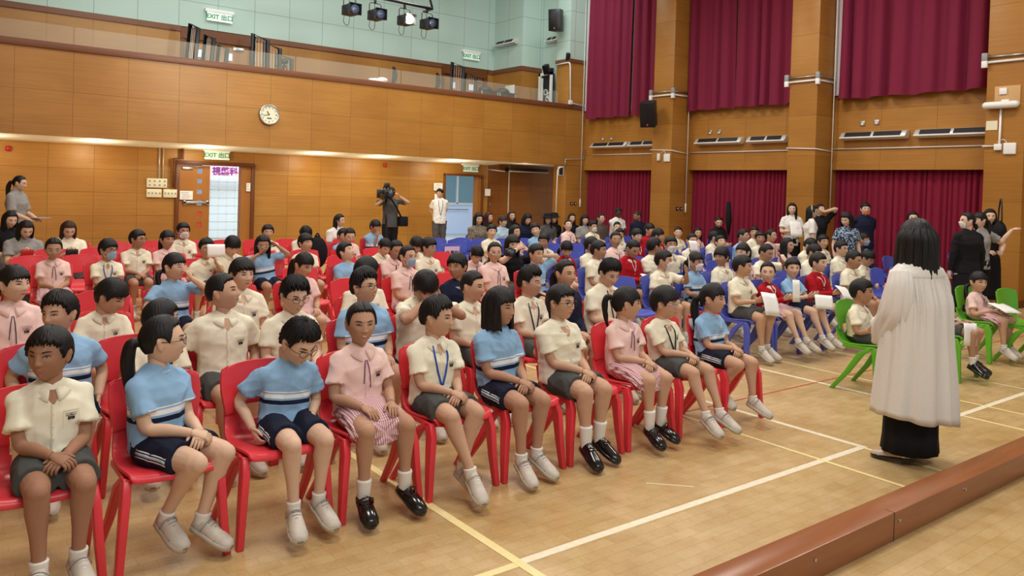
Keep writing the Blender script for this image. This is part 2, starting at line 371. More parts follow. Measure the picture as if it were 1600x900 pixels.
# corridor beyond door 1 and door 2
struct('floor_corridor', MB().b2((-2, 18.3, -.12), (17.6, 26.5, -.004)), 'corridor_floor')
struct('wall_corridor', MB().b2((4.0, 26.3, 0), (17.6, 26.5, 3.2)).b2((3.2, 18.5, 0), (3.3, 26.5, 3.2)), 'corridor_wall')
struct('ceiling_corridor', MB().b2((3.2, 18.5, 3.0), (17.6, 26.5, 3.1)), 'corridor_blue')
o = area('corridor_lamp', (7.0, 19.7, 2.9), (3, 1.2), 120, (.9, .96, 1)); o = area('corridor_lamp', (14.5, 22.0, 2.9), (3, 2), 110, (.86, .94, 1))
gb = MB()
X0 = 5.95; W = .21
for i in range(5):
    for j in range(9): gb.b2((X0+i*W+.008, 21.0, .25+j*W+.008), (X0+(i+1)*W-.008, 21.08, .25+(j+1)*W-.008))
t = thing('glass_block_screen', 'white glass block partition standing beyond the open left doorway', 'partition', (0, 0, 0))
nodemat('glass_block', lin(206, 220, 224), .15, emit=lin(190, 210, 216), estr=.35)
link('glass_block', gb, 'glass_block', t); gf = MB().b2((X0-.05, 21.02, 0), (X0+5*W+.05, 21.06, .26))
for i in range(6): gf.b2((X0+i*W-.008, 21.01, .25), (X0+i*W+.008, 21.07, .25+9*W))
for j in range(10): gf.b2((X0, 21.01, .25+j*W-.008), (X0+5*W, 21.07, .25+j*W+.008))
link('frame', gf, 'white_plastic', t); link('post', MB().b2((X0+5*W+.02, 20.98, 0), (X0+5*W+.12, 21.1, 2.15)), 'grey_plastic', t)
bn = thing('banner', 'pink banner with violet Chinese lettering hung in the corridor past the left doorway', 'banner', (6.58, 20.6, 1.99))
link('cloth', MB().box((0, 0, 0), (1.22, .012, .27)), 'banner_pink', bn)
me = text_mesh('視藝科', .22, .004, .006); link('lettering', me, 'ink_violet', bn, m4(rotx(PI/2), (-.18, -.012, .0)))
lk = MB()
t = thing('locker', 'pale blue metal lockers with dark slots beyond the left doorway', 'locker', (7.35, 21.6, 0))
nodemat('locker_blue', lin(150, 178, 190), .5); link('body', bevelled(MB().box((0, 0, 1.05), (.5, .5, 2.1)), 'lock', .01), 'locker_blue', t)
for z in (.5, .8, 1.1, 1.4, 1.7): link('slot', MB().box((-.1, -.255, z), (.12, .012, .1)), 'ink', t)
# window past door 2 with blue wall below
wn = thing('window_1', 'x', 'x'); del wn['label']; del wn['category']; wn['kind'] = 'structure'
wx0, wx1 = 15.0, 17.4
wf = MB()
for x in (wx0, wx0+.72, wx0+1.5, wx1): wf.b2((x-.04, 25.0, 1.15), (x+.04, 25.12, 2.55))
for z in (1.15, 2.55): wf.b2((wx0-.04, 25.0, z-.04), (wx1+.04, 25.12, z+.04))
link('window_frame', wf, 'white_plastic', wn)
nodemat('window_dim', lin(96, 128, 138), .2, emit=lin(120, 160, 172), estr=.25)
link('pane', MB().b2((wx0, 25.06, 1.15), (wx1, 25.08, 2.55)), 'window_dim', wn)
lv = MB()
for i in range(22): lv.b2((wx0+.05, 25.03, 1.2+i*.06), (wx0+.66, 25.055, 1.235+i*.06))
link('louvre', lv, 'window_dim', wn)
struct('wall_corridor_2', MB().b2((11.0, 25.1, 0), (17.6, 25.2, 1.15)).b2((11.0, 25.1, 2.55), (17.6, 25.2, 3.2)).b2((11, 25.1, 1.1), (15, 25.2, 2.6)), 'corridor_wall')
tag(link('grab_rail', MB().cyl((15.4, 24.98, .93), (17.0, 24.98, .93), .02, 10).cyl((15.5, 24.98, .93), (15.5, 25.1, .93), .012, 8).cyl((16.6, 24.98, .93), (16.6, 25.1, .93), .012, 8), 'grey_plastic'), 'grey handrail on the pale blue wall seen through the right doorway', 'handrail')
# upper level
uw = MB().b2((-6, 20, 3.2), (5.07, 20.15, 5.33)).b2((6.9, 20, 3.2), (12.5, 20.15, 5.33)).b2((14.2, 20, 3.2), (14.4, 20.15, 5.33)); struct('wall_upper', uw, 'upper_wood')
struct('trim_5', MB().b2((-6, 19.96, 5.33), (5.07, 20.1, 5.46)).b2((6.9, 19.96, 5.33), (12.5, 20.1, 5.46)).b2((14.2, 19.96, 5.33), (14.4, 20.1, 5.46)).b2((14.37, 18.61, 5.33), (14.45, 20, 5.46)).b2((14.37, 18.51, 5.33), (15.15, 18.61, 5.46)), 'trim_wood')
struct('wall_upper_green', MB().b2((-6, 19.98, 5.46), (14.5, 20.15, 8.2)), 'green_panel')
struct('wall_upper_side_green', MB().b2((14.4, 18.54, 5.46), (14.5, 19.98, 8.2)), 'green_panel_side')
struct('wall_upper_corner_green', MB().b2((14.5, 18.54, 5.46), (15.2, 18.65, 8.2)), 'green_panel')
struct('wall_upper_side', MB().b2((14.4, 18.54, 3.3), (14.5, 20, 5.33)), 'upper_wood')
struct('wall_upper_corner', MB().b2((14.5, 18.54, 3.3), (15.2, 18.65, 5.33)), 'upper_wood')
struct('wall_upper_recess', MB().b2((15.15, 17.4, 3.2), (15.3, 18.6, 8.2)), 'green_panel_side')
def up_door(n, x0, x1, curtain=False):
    f = MB().b2((x0, 20.02, 3.3), (x0+.1, 20.2, 5.44)).b2((x1-.1, 20.02, 3.3), (x1, 20.2, 5.44)).b2((x0, 20.0, 5.22), (x1, 20.2, 5.45)).b2((x0, 20.0, 5.18), (x1, 20.06, 5.22))
    d = struct('door_%d' % n, f, 'door_frame_wood'); xm = (x0+x1)/2+.02
    for a, c in ((x0+.1, xm-.01), (xm+.01, x1-.1)):
        l = link('door_leaf', MB().b2((a, 20.1, 3.3), (c, 20.15, 5.2)), 'door_wood', d)
        for z in (4.40, 4.78): link('vision_pane', MB().b2(((a+c)/2-.09 if a < xm else a+.18, 20.085, z), ((a+c)/2+.06 if a < xm else a+.34, 20.1, z+.18)), 'pane_bright', l)
    link('door_closer', bevelled(MB().b2((xm+.35, 20.03, 5.05), (xm+.62, 20.1, 5.12)), 'closer', .004), 'steel', d)
    return d
up_door(3, 5.08, 6.88); up_door(4, 12.52, 14.18)
# ceiling and the rest of the shell
struct('ceiling', MB().b2((-6, -1, 8.2), (16, 20.2, 8.3)), 'ceiling_paint')
struct('wall_left', MB().b2((-6.1, -1, 0), (-6, 20.2, 8.2)), 'right_wood')

# ---------------------------------------------------------------- curtains
def velvet(name, c1, c2):
    m = noise_mat(name, c1, c2, 60, .82, .12, stretch=(1, 1, .35), spec=.25); b = m.node_tree.nodes['Principled BSDF']
    b.inputs['Sheen Weight'].default_value = .15; b.inputs['Sheen Tint'].default_value = (1, .5, .6, 1); b.inputs['Sheen Roughness'].default_value = .4
velvet('velvet', lin(132, 36, 66), lin(114, 30, 56)); velvet('velvet_low', lin(142, 28, 60), lin(118, 20, 48))
nodemat('lining', lin(196, 192, 196), .8)
def curtain(y0, y1, z0, z1, x, mat, label, folds, amp, seed, group, hem=True, gap=None):
    r = np.random.RandomState(seed); t = thing('curtain', label, 'curtain', (x, (y0+y1)/2, z0), 0, group)
    n = int(folds*22); ys = np.linspace(y0, y1, n); kn = np.cumsum(r.uniform(.6, 1.5, folds+2)); kn = (kn-kn[0])/(kn[-2]-kn[0])
    ph = np.interp((ys-y0)/(y1-y0), kn[:-1], np.arange(folds+1))*2*PI; am = amp*np.interp(ys, np.linspace(y0, y1, folds+3), r.uniform(.55, 1.25, folds+3))
    zs = np.linspace(z1, z0, 22); R = []
    for k, z in enumerate(zs):
        s = k/(len(zs)-1); a = am*(.75+.35*s); dx = a*np.tanh(1.6*np.sin(ph+.35*math.sin(2.2*s+seed)+.25*s*np.sin(ys*3+seed)))/.9; dy = .35*a*np.cos(ph)*1.0
        zz = np.full(n, z)+(0.012*np.sin(ph*.5+seed) if z == z0 else 0)
        R.append(np.stack([dx, ys+dy-(y0+y1)/2, zz-z0], 1))
    m = MB(); m.rings(R, False, False); V = m.V(); F1 = list(m.f); V2 = V.copy(); V2[:, 0] += .012; nn = len(V)
    F2 = [tuple(i+nn for i in reversed(f)) for f in F1]; M2 = MB(); M2.add(np.vstack([V, V2]), F1+F2)
    link('drape', mesh_of(M2, 'drape'), mat, t)
    if hem:
        h = MB(); hr = []
        for zz in (.0, .12): hr.append(R[-1]+np.array([-.006, 0, zz]) if zz == 0 else R[-2]*np.array([1, 1, 0])+np.array([-.006, 0, .12]))
        h.rings(hr, False, False); V = h.V(); V2 = V+np.array([.004, 0, 0]); nn = len(V); M3 = MB(); M3.add(np.vstack([V, V2]), list(h.f)+[tuple(i+nn for i in reversed(f)) for f in h.f]); link('hem', mesh_of(M3, 'hem'), mat, t)
    return t
G1, G2 = 'upper crimson curtains of the right wall', 'lower crimson curtains of the right wall'
curtain(15.02, 16.72, 3.85, 8.0, 15.44, 'velvet', 'left half of the tall crimson curtain in the farthest upper bay', 5, .07, 3, G1)
curtain(13.66, 14.90, 3.85, 8.0, 15.44, 'velvet', 'right half of the tall crimson curtain in the farthest upper bay, beside the grey gap', 4, .07, 4, G1)
curtain(11.62, 13.02, 3.85, 8.0, 15.44, 'velvet', 'left half of the tall crimson curtain in the middle upper bay', 4, .075, 5, G1)
curtain(9.84, 11.60, 3.85, 8.0, 15.44, 'velvet', 'right half of the tall crimson curtain in the middle upper bay', 5, .075, 6, G1)
curtain(5.95, 8.95, 3.85, 8.0, 15.44, 'velvet', 'widest crimson upper curtain in the nearest bay, grey lining at its left', 7, .085, 7, G1)
t = tag(link('curtain_lining', mesh_of(MB().b2((15.5, 8.9, 3.95), (15.52, 9.14, 8)).b2((15.5, 14.88, 3.98), (15.52, 15.05, 8)), 'lin', False), 'lining'), 'grey lining edges showing past the upper crimson curtains', 'lining')
t['kind'] = 'stuff'
tag(link('curtain_lining', MB().b2((15.48, 16.70, 4.1), (15.5, 16.9, 8)), 'lining'), 'grey lining strip left of the farthest upper curtain by the balcony', 'lining')
curtain(13.7, 16.95, .03, 2.5, 15.76, 'velvet_low', 'crimson floor-length curtain of the farthest lower bay, behind the parents', 26, .035, 8, G2, False)
curtain(9.8, 13.05, .03, 2.5, 15.76, 'velvet_low', 'crimson floor-length curtain of the middle lower bay between two pillars', 25, .035, 9, G2, False)
curtain(5.91, 9.15, .03, 2.5, 15.76, 'velvet_low', 'crimson floor-length curtain of the nearest lower bay, behind the standing teachers', 26, .035, 10, G2, False)

# ---------------------------------------------------------------- wall fittings
def heater(y0, y1, label, group='strip heaters on the right wall', X=15.6, z=3.08, rz=PI/2):
    t = thing('air_curtain', label, 'heater', (X, (y0+y1)/2, z), 0, group); w = y1-y0; h = w/2
    P = [(0, -.07), (-.10, -.09), (-.19, -.03), (-.12, .07), (0, .09)]
    for (a, c) in ((-h, h),):
        m = MB(); m.add([(p[0], yy, p[1]) for yy in (a, c) for p in P], [(4, 3, 2, 1, 0), (5, 6, 7, 8, 9)]+[(i, (i+1) % 5, 5+(i+1) % 5, 5+i) for i in range(5)])
    link('housing', bevelled(m, 'housing', .006), 'aluminium', t)
    g = MB()
    for a, c in ((-h+.10, -.03), (.03, h-.10)): g.add([(-.187, a, -.022), (-.187, c, -.022), (-.127, c, .067), (-.127, a, .067), (-.192, a, -.018), (-.192, c, -.018), (-.131, c, .072), (-.131, a, .072)], [(0, 1, 2, 3), (7, 6, 5, 4), (0, 4, 5, 1), (1, 5, 6, 2), (2, 6, 7, 3), (3, 7, 4, 0)])
    link('grille', g, 'black_plastic', t)
    link('lip', bevelled(MB().b2((-.205, -h, -.055), (-.18, h, -.025)), 'lip', .004), 'white_plastic', t); return t
heater(11.41, 12.77, 'strip heater left of two in the middle bay above the lower curtain'); heater(10.23, 11.24, 'strip heater right of two in the middle bay, beside the pillar')
heater(7.55, 8.92, 'strip heater left of two in the nearest bay, below two small sockets'); heater(6.0, 7.39, 'strip heater right of two in the nearest bay, ending at the nearest pillar')
heater(15.15, 16.55, 'strip heater left of two in the farthest bay by the balcony'); heater(14.0, 15.08, 'strip heater right of two in the farthest bay, partly behind the pillar')
heater(18.75, 19.75, 'strip heater on the green side wall above the balcony recess', 'strip heaters on the green upper walls', 14.4, 6.22)
heater(17.62, 18.2, 'short strip heater in the green corner left of the upper loudspeaker', 'strip heaters on the green upper walls', 15.15, 6.25)
def pipe(label, P, r=.014, mat='white_plastic', cat='pipe', name='conduit_pipe'):
    return tag(link(name, mesh_of(MB().tube(P, r, 8), 'pipe'), mat), label, cat)
pipe('white conduit running low along the farthest bay under the heaters', [(15.58, 13.7, 2.82), (15.58, 16.6, 2.82)])
pipe('white conduit along the middle bay above the lower curtain', [(15.58, 9.8, 2.82), (15.58, 13.05, 2.82)])
pipe('white conduit along the nearest bay above the lower curtain', [(15.58, 5.91, 2.82), (15.58, 9.15, 2.82)])
pipe('thin conduit wrapping the middle pillar below its heater height', [(15.55, 9.12, 2.76), (14.88, 9.12, 2.79), (14.88, 9.82, 2.82)], .012)
pipe('thin conduit wrapping the farther pillar below the loudspeaker', [(15.55, 13.02, 2.78), (14.88, 13.02, 2.84), (14.88, 13.74, 2.87)], .012)
for nm, y0, y1, zz in (('nearest', 5.26, 5.94, 4.22), ('middle', 9.12, 9.85, 4.22), ('farther', 13.02, 13.75, 4.22)):
    t = thing('conduit_pipe', 'pair of white and steel conduits with end boxes wrapping the %s pillar up high' % nm, 'pipe', (0, 0, 0), 0, 'double conduits around the pillars')
    link('pipe', mesh_of(MB().tube([(15.5, y0, zz), (14.87, y0, zz), (14.87, y1, zz)], .022, 8), 'p'), 'white_plastic', t)
    link('pipe', mesh_of(MB().tube([(15.5, y0, zz+.09), (14.87, y0, zz+.09), (14.87, y1, zz+.09)], .016, 8), 'p'), 'steel', t)
    for y in (y0, y1): link('junction_box', bevelled(MB().box((14.86, y, zz+.10), (.06, .09, .13)), 'jb', .006), 'grey_plastic', t); link('junction_box', bevelled(MB().box((14.86, y, zz-.03), (.06, .09, .12)), 'jb', .006), 'white_plastic', t)
for nm, yy, px, dx in (('near the far end of the farthest bay', 16.9, 0, 0), ('in the corner of the farther pillar', 12.98, 0, 0), ('in the corner of the middle pillar', 9.08, 0, 0)):
    t = thing('pull_rope', 'long white pull rope with a weight hanging %s' % nm, 'rope', (15.42, yy, 1.42), 0, 'curtain pull ropes')
    link('rope', mesh_of(MB().tube([(0, 0, .1), (0, 0, 6.6)], .012, 6), 'c'), 'white_plastic', t); link('weight', mesh_of(MB().tube([(0, 0, -.1), (0, 0, .1)], [.02, .024], 8, rnd=True), 'w'), 'white_plastic', t)
def socket(X, y, z, label):
    t = thing('wall_socket', label, 'socket', (X, y, z)); link('plate', bevelled(MB().box((-.012, 0, 0), (.024, .10, .10)), 's', .006), 'steel', t); link('switch', bevelled(MB().box((-.03, 0, -.015), (.014, .05, .04)), 's', .003), 'white_plastic', t)
for X, y, z, l in ((15.6, 12.42, 3.31, 'left small steel socket above the middle bay heater'), (15.6, 12.15, 3.31, 'right small steel socket above the middle bay heater'), (15.6, 8.52, 3.34, 'left small steel socket above the nearest bay heater'), (15.6, 8.22, 3.35, 'right small steel socket above the nearest bay heater'), (15.6, 16.2, 3.28, 'left small steel socket above the farthest bay heater'), (15.6, 15.85, 3.28, 'right small steel socket above the farthest bay heater')): socket(X, y, z, l)
def sockpair(x, Y, z, l):
    t = thing('wall_socket', l, 'socket', (x, Y, z))
    for d in (-.07, .07): link('plate', bevelled(MB().box((d, -.01, 0), (.085, .02, .085)), 's', .006), 'black_metal', t); link('switch', bevelled(MB().box((d, -.024, 0), (.03, .01, .03)), 's', .003), 'white_plastic', t)
sockpair(15.25, 13.05, 1.40, 'pair of dark sockets on the shaded side of the farther pillar'); sockpair(15.2, 16.96, 1.40, 'pair of dark sockets on the panel left of the farthest lower curtain'); sockpair(15.2, 9.15, 1.30, 'pair of dark sockets on the shaded side of the middle pillar')
def router(y, z, l, X=14.9):
    t = thing('wifi_box', l, 'router', (X, y, z)); link('housing', bevelled(MB().box((-.02, 0, 0), (.04, .20, .20)), 'r', .03, 4), 'white_plastic', t)
    link('cable', mesh_of(MB().tube(smooth_path([(-.01, .05, .1), (-.02, .10, .16), (-.01, .2, .12)]), .006, 6), 'c'), 'white_plastic', t); return t
router(5.50, 2.71, 'white rounded wireless box low on the nearest pillar'); router(13.17, 2.66, 'white rounded wireless box on the farther pillar under the loudspeaker')
tag(link('wall_sensor', bevelled(MB().box((14.86, 13.42, 2.68), (.07, .07, .18)), 'w', .015), 'white_plastic'), 'narrow white sensor left of the wireless box on the farther pillar', 'sensor')
t = thing('projector_screen_case', 'short white cylinder unit jutting from the nearest pillar', 'fixture', (14.9, 5.64, 3.46))
link('housing', mesh_of(MB().tube([(-.1, -.24, 0), (-.1, .24, 0)], [.062, .062], 16, rnd=True), 'h'), 'white_plastic', t); link('bracket', bevelled(MB().box((-.04, -.06, .05), (.1, .12, .08)), 'b', .01), 'white_plastic', t)
pipe('white conduit dropping from the white cylinder on the nearest pillar', [(14.88, 5.66, 3.42), (14.88, 5.66, 2.76), (14.88, 5.93, 2.76)], .02)
tag(link('junction_box', bevelled(MB().box((14.87, 5.68, 2.74), (.05, .12, .11)), 'b', .01), 'white_plastic'), 'small white box where two conduits meet on the nearest pillar', 'box')
tag(link('wall_plate', bevelled(MB().box((14.89, 5.57, 3.62), (.03, .4, .34)), 'b', .004), 'pale_wood'), 'pale wood mounting board above the white cylinder', 'board')
tag(link('wall_plate', bevelled(MB().box((14.86, 5.63, 3.70), (.02, .12, .11)), 'b', .006), 'white_plastic'), 'small white switch plate on the pale wood board', 'switch')
tag(link('notice', MB().box((14.893, 5.80, 3.12), (.006, .18, .16)), 'cream_plastic'), 'yellowed blank notice on the nearest pillar left of the conduit', 'notice')

# loudspeakers
def loudspeaker(loc, rz, tilt, s, l):
    t = thing('loudspeaker', l, 'speaker', loc, rz)
    m = MB(); w, d, h = .17*s, .17*s, .28*s
    P = [(-w, -d), (w, -d), (w*.8, d), (-w*.8, d)]; R = rotx(tilt)
    m.add([np.array((p[0], p[1], z))@R.T for z in (-h, h) for p in P], [(3, 2, 1, 0), (4, 5, 6, 7)]+[(i, (i+1) % 4, 4+(i+1) % 4, 4+i) for i in range(4)])
    link('cabinet', bevelled(m, 'cab', .012), 'black_plastic', t)
    g = MB().box((0, -d-.006, 0), (1.86*w, .012, 1.9*h)); g.v = [x@R.T for x in g.v]; link('grille', bevelled(g, 'gr', .01), 'black_metal', t)
    b = MB().box((0, -d-.014, -h*.78), (.03*s, .006, .035*s)); b.v = [x@R.T for x in b.v]; link('badge', b, 'line_red', t)
    link('bracket', mesh_of(MB().tube([(0, d*.6, 0), (0, d+.08, -.03), (0, d+.22, -.03)], .018, 8).box((0, d+.22, -.03), (.1, .05, .22)), 'br', False), 'black_metal', t)
loudspeaker((14.50, 13.46, 3.74), math.radians(-62), math.radians(16), 1.12, 'black loudspeaker tilted down from the farther pillar')
loudspeaker((14.53, 17.16, 6.62), math.radians(-60), math.radians(6), 1.08, 'black loudspeaker high on the green pillar at the balcony end')
loudspeaker((14.75, 17.8, 5.32), math.radians(-70), math.radians(30), .5, 'small black speaker perched above the white cable cabinet')
loudspeaker((14.86, 17.0, 5.62), math.radians(-30), math.radians(20), .36, 'tiny black speaker on the corner of the balcony-end pillar')
t = thing('loudspeaker', 'small white speaker under the balcony beside the recessed doors', 'speaker', (14.72, 17.0, 2.33), math.radians(-20))
link('cabinet', bevelled(MB().box((0, 0, 0), (.16, .12, .26)), 'c', .02), 'white_plastic', t); link('grille', bevelled(MB().box((-.01, -.065, 0), (.12, .02, .22)), 'c', .006), 'black_plastic', t)

# exit signs
exit_me = text_mesh('EXIT 出口', .135, .003, .003)
def exit_sign(x, Y, z, l, w=.55):
    t = thing('exit_sign', l, 'sign', (x, Y, z), 0, 'green and white exit signs'); s = w/.55
    link('housing', bevelled(MB().box((0, .03, .13*s), (w*1.12, .1, .07*s)), 'h', .006), 'white_plastic', t)
    link('panel', MB().box((0, .0, 0), (w, .014, .19*s)), 'sign_white', t)
    link('lettering', exit_me, 'sign_green', t, m4(rotx(PI/2)*1.0, (0, -.009, 0), .98*s))
exit_sign(5.46, 18.18, 2.32, 'exit sign over the open left doorway under the balcony'); exit_sign(12.42, 18.18, 2.30, 'exit sign over the right doorway under the balcony', .5)
exit_sign(5.96, 19.9, 5.78, 'exit sign on the green wall over the upper left double door', .62); exit_sign(13.5, 19.9, 5.78, 'exit sign on the green wall over the upper right doorway', .6)
# clock
t = thing('wall_clock', 'round silver wall clock on the balcony front reading ten forty-three', 'clock', (6.17, 16.93, 3.23))
th = np.arange(40)*2*PI/40
def ring(r, y): return np.stack([r*np.cos(th), np.full(40, y), r*np.sin(th)], 1)
link('rim', mesh_of(MB().rings([ring(.19, 0), ring(.225, 0), ring(.225, -.05), ring(.205, -.065), ring(.19, -.05), ring(.19, 0)], False), 'rim'), 'steel', t)
link('dial', mesh_of(MB().rings([ring(.195, -.02), ring(.195, -.03)], True), 'dial', False), 'cream_plastic', t)
for i in range(12):
    a = i*PI/6; mk = MB(); mk.box((.155*math.sin(a), -.033, .155*math.cos(a)), (.014, .004, .022) if i % 3 else (.018, .004, .028)); link('numeral', mk, 'ink', t)
def hand(a, ln, w): R = roty(a); m = MB().box((0, 0, ln*.42), (w, .004, ln)); m.v = [x@R.T for x in m.v]; m.v = [x+np.array([0, -.04, 0]) for x in m.v]; return m
link('hour_hand', hand(math.radians(-36), .10, .016), 'ink', t); link('minute_hand', hand(math.radians(-100), .15, .011), 'ink', t)
link('date_window', MB().box((0, -.034, -.08), (.10, .004, .022)), 'ink', t)
# red alarm bells, switch boxes, notices
for p, l in (((13, 232), 'small red alarm bell on the wall at the far left'), ((601, 258), 'small red alarm bell on the wall above the cameraman')):
    q = ony(*p, 18.3); t = thing('alarm_bell', l, 'alarm', (q[0], 18.3, q[2])); link('dome', mesh_of(MB().ell((0, -.03, 0), (.055, .04, .055)), 'd'), 'red_plastic', t); link('base', bevelled(MB().box((0, -.008, 0), (.1, .016, .1)), 'b', .004), 'red_plastic', t)
for x0, x1, z0, z1, rows, l in ((4.01, 4.42, 1.56, 1.76, 2, 'largest cream switch box left of the door, topmost of three'), (4.01, 4.31, 1.35, 1.53, 1, 'lower left cream switch box of three beside the door'), (4.35, 4.63, 1.35, 1.53, 1, 'lower right cream switch box of three beside the door')):
    t = thing('switch_box', l, 'switch', ((x0+x1)/2, 18.3, (z0+z1)/2), 0, 'cream switch boxes'); w, h = x1-x0, z1-z0
    link('housing', bevelled(MB().box((0, -.04, 0), (w, .08, h)), 'h', .008), 'cream_plastic', t)
    n = 4
    for r in range(rows):
        for i in range(n): link('switch', MB().box((-w/2+w*(i+.5)/n, -.085, (0 if rows == 1 else (r-.5)*h*.45)), (w/n*.35, .012, .035)), 'grey_plastic', t)
pipe('left of two thin conduits rising from the switch boxes', [(4.26, 18.27, 1.76), (4.26, 18.27, 2.44)], .012, 'aluminium'); pipe('right of two thin conduits rising from the switch boxes', [(4.34, 18.27, 1.76), (4.34, 18.27, 2.44)], .012, 'aluminium')
pipe('dark brown conduit dropping beside the left door frame', [(4.72, 18.2, 2.44), (4.72, 18.2, 2.22), (4.55, 18.2, 2.2), (4.55, 18.2, 1.56)], .035, 'door_frame_wood')
def notice(x0, y0, x1, y1, Y, l, mat='paper', txt=True):
    a, b = ony(x0, y0, Y), ony(x1, y1, Y); t = thing('notice', l, 'notice', ((a[0]+b[0])/2, Y, (a[2]+b[2])/2)); w, h = b[0]-a[0], a[2]-b[2]
    link('sheet', MB().box((0, 0, 0), (w, .006, h)), mat, t)
    if txt:
        m = MB(); r = np.random.RandomState(int(x0))
        for i in range(4):
            ln = r.uniform(.45, .8)*w; m.box(((r.rand()-.5)*(w*.85-ln), -.004, h*(.3-.2*i)), (ln, .002, h*.05))
        link('print', m, 'grey_plastic', t)
notice(281, 298, 301, 312, 18.28, 'white printed notice on the left door leaf'); notice(385, 286, 391, 299, 18.23, 'narrow white card on the right jamb of the left doorway')
notice(678, 286, 691, 298, 18.27, 'white printed notice left of the right doorway, behind the standing man'); notice(758, 295, 766, 306, 18.2, 'small white card right of the right doorway', txt=False); notice(679, 303, 684, 313, 18.27, 'small white sheet half hidden behind the standing man', txt=False)
# recess darks: roller unit under the balcony
t = thing('air_curtain', 'dark roller unit hung under the balcony over the recessed doors', 'heater', (14.6, 18.4, 2.35)); link('housing', bevelled(MB().box((0, 0, 0), (1.5, .2, .12)), 'h', .02), 'black_metal', t); link('lip', MB().box((0, -.11, -.06), (1.5, .03, .03)), 'aluminium', t)
pipe('white pipe bending from the corner down beside the recessed doors', [(13.2, 18.5, 2.32), (13.86, 18.5, 2.28)], .02)
pipe('white conduit hugging the pillar edge under the balcony', smooth_path([(14.75, 16.92, 2.44), (14.62, 16.92, 2.42), (14.55, 16.93, 2.34)])+[(14.53, 16.93, 0.9)], .016)
pipe('steel conduit stepping along the balcony end towards the heater', [(14.78, 16.9, 2.42), (14.80, 16.9, 2.66), (15.5, 16.9, 2.70), (15.56, 16.9, 3.0)], .014, 'steel')
pipe('white conduit bent over the balcony-end pillar down to the rail', [(14.84, 17.5, 5.42)]+smooth_path([(14.86, 17.1, 5.44), (14.86, 16.92, 5.42), (14.88, 16.9, 5.3)])+[(14.92, 16.9, 4.3), (15.58, 16.9, 4.22)], .022)
tag(link('junction_box', bevelled(MB().box((14.92, 16.89, 4.3), (.13, .06, .12)), 'b', .01), 'white_plastic'), 'white box at the foot of the bent conduit on the balcony rail', 'box')

# balcony things: glass, barriers, tripod, cases, cabinet, stool backs
gx = [-6, -3.9, -1.8, .3, 2.4, 4.6, 6.8, 8.9, 9.5, 11.6, 13.6, 14.6]
for i in range(len(gx)-1):
    o = struct('window_%d' % (i+2), MB().b2((gx[i]+.012, 17.06, 4.25), (gx[i+1]-.012, 17.072, 4.60)), 'glass')
def barrier(x, Y, z, w, h, lean, rz, l):
    t = thing('folding_barrier', l, 'barrier', (x, Y, z), rz, 'black folding frames stacked on the balcony')
    fr = MB(); P = [(-w/2, 0, 0), (-w/2, lean*h, h), (w/2, lean*h, h*.93), (w/2, 0, 0)]
    link('frame', mesh_of(MB().tube(P, .05, 8), 'f'), 'black_plastic', t)
    m = MB()
    for i in range(1, 5):
        u = -w/2+w*i/5; m.tube([(u, 0, 0), (u, lean*h, h*.95)], .006, 5)
    link('rod', mesh_of(m, 'r'), 'aluminium', t)
for k, (a, hh) in enumerate(((4.92, 1.55), (5.28, 1.35), (5.6, 1.15))): barrier(a-.05, 18.6, 3.3, .34, hh+.47, .08, math.radians(-75), ['tallest black frame left of the upper left doors', 'middle black frame left of the upper left doors', 'lowest black frame left of the upper left doors'][k])
for k, (a, hh) in enumerate(((6.55, 1.55), (6.85, 1.38), (7.15, 1.15))): barrier(a-.02, 18.6, 3.3, .34, hh+.42, -.0, math.radians(-20), ['tallest black frame right of the upper left doors', 'middle black frame right of the upper left doors', 'lowest black frame beside the balcony tripod'][k])
for k, (a, hh) in enumerate(((12.25, 1.6), (12.7, 1.35))): barrier(a, 18.8, 3.3, .34, hh+.45, .06, math.radians(-50), ['tall black frame before the upper right doorway', 'shorter black frame before the upper right doorway'][k])
t = thing('camera_tripod', 'black camera tripod standing on the balcony right of the frames', 'tripod', (6.83, 17.8, 3.3))
m = MB().ell((0, 0, 1.28), (.09, .06, .07))
link('head', mesh_of(m, 'h'), 'black_plastic', t); link('handle', mesh_of(MB().tube([(0, 0, 1.25), (-.2, 0, 1.15)], .012, 6), 'h'), 'black_plastic', t)
for a in (0, 2.1, 4.2): link('leg', mesh_of(MB().tube([(.03*math.cos(a), .03*math.sin(a), 1.2), (.3*math.cos(a), .3*math.sin(a), 0)], [.02, .014], 6), 'l'), 'black_plastic', t)
for p, l in (((616, 118), 'left dark half-round stool top showing over the balcony rail'), ((684, 127), 'right dark half-round stool top showing over the balcony rail')):
    q = ony(*p, 17.6); ths = np.linspace(-PI/2, PI/2, 14); t = thing('stacked_stool', l, 'stool', (q[0]-.04, 17.6, q[2]), 0, 'half-round stools on the balcony')
    R = [np.array([[.13*math.cos(a)*s, y, .22*math.sin(a)] for a in ths]) for y, s in ((-.02, .9), (0, 1), (.03, .95))]; link('back', mesh_of(MB().rings(R, True), 'b', False), 'black_plastic', t); link('stem', MB().b2((-.01, 0, 3.3-q[2]), (.05, .04, -.1)), 'black_metal', t)
q = ony(590, 124, 17.05); t = thing('cloth_bundle', 'crumpled white cloth lying on the balcony rail', 'cloth', (q[0], 17.03, 4.25)); t2 = link('cloth', mesh_of(MB().ell((0, 0, .03), (.26, .08, .05)).ell((.12, 0, .06), (.14, .08, .06)), 'c'), 'paper', t)
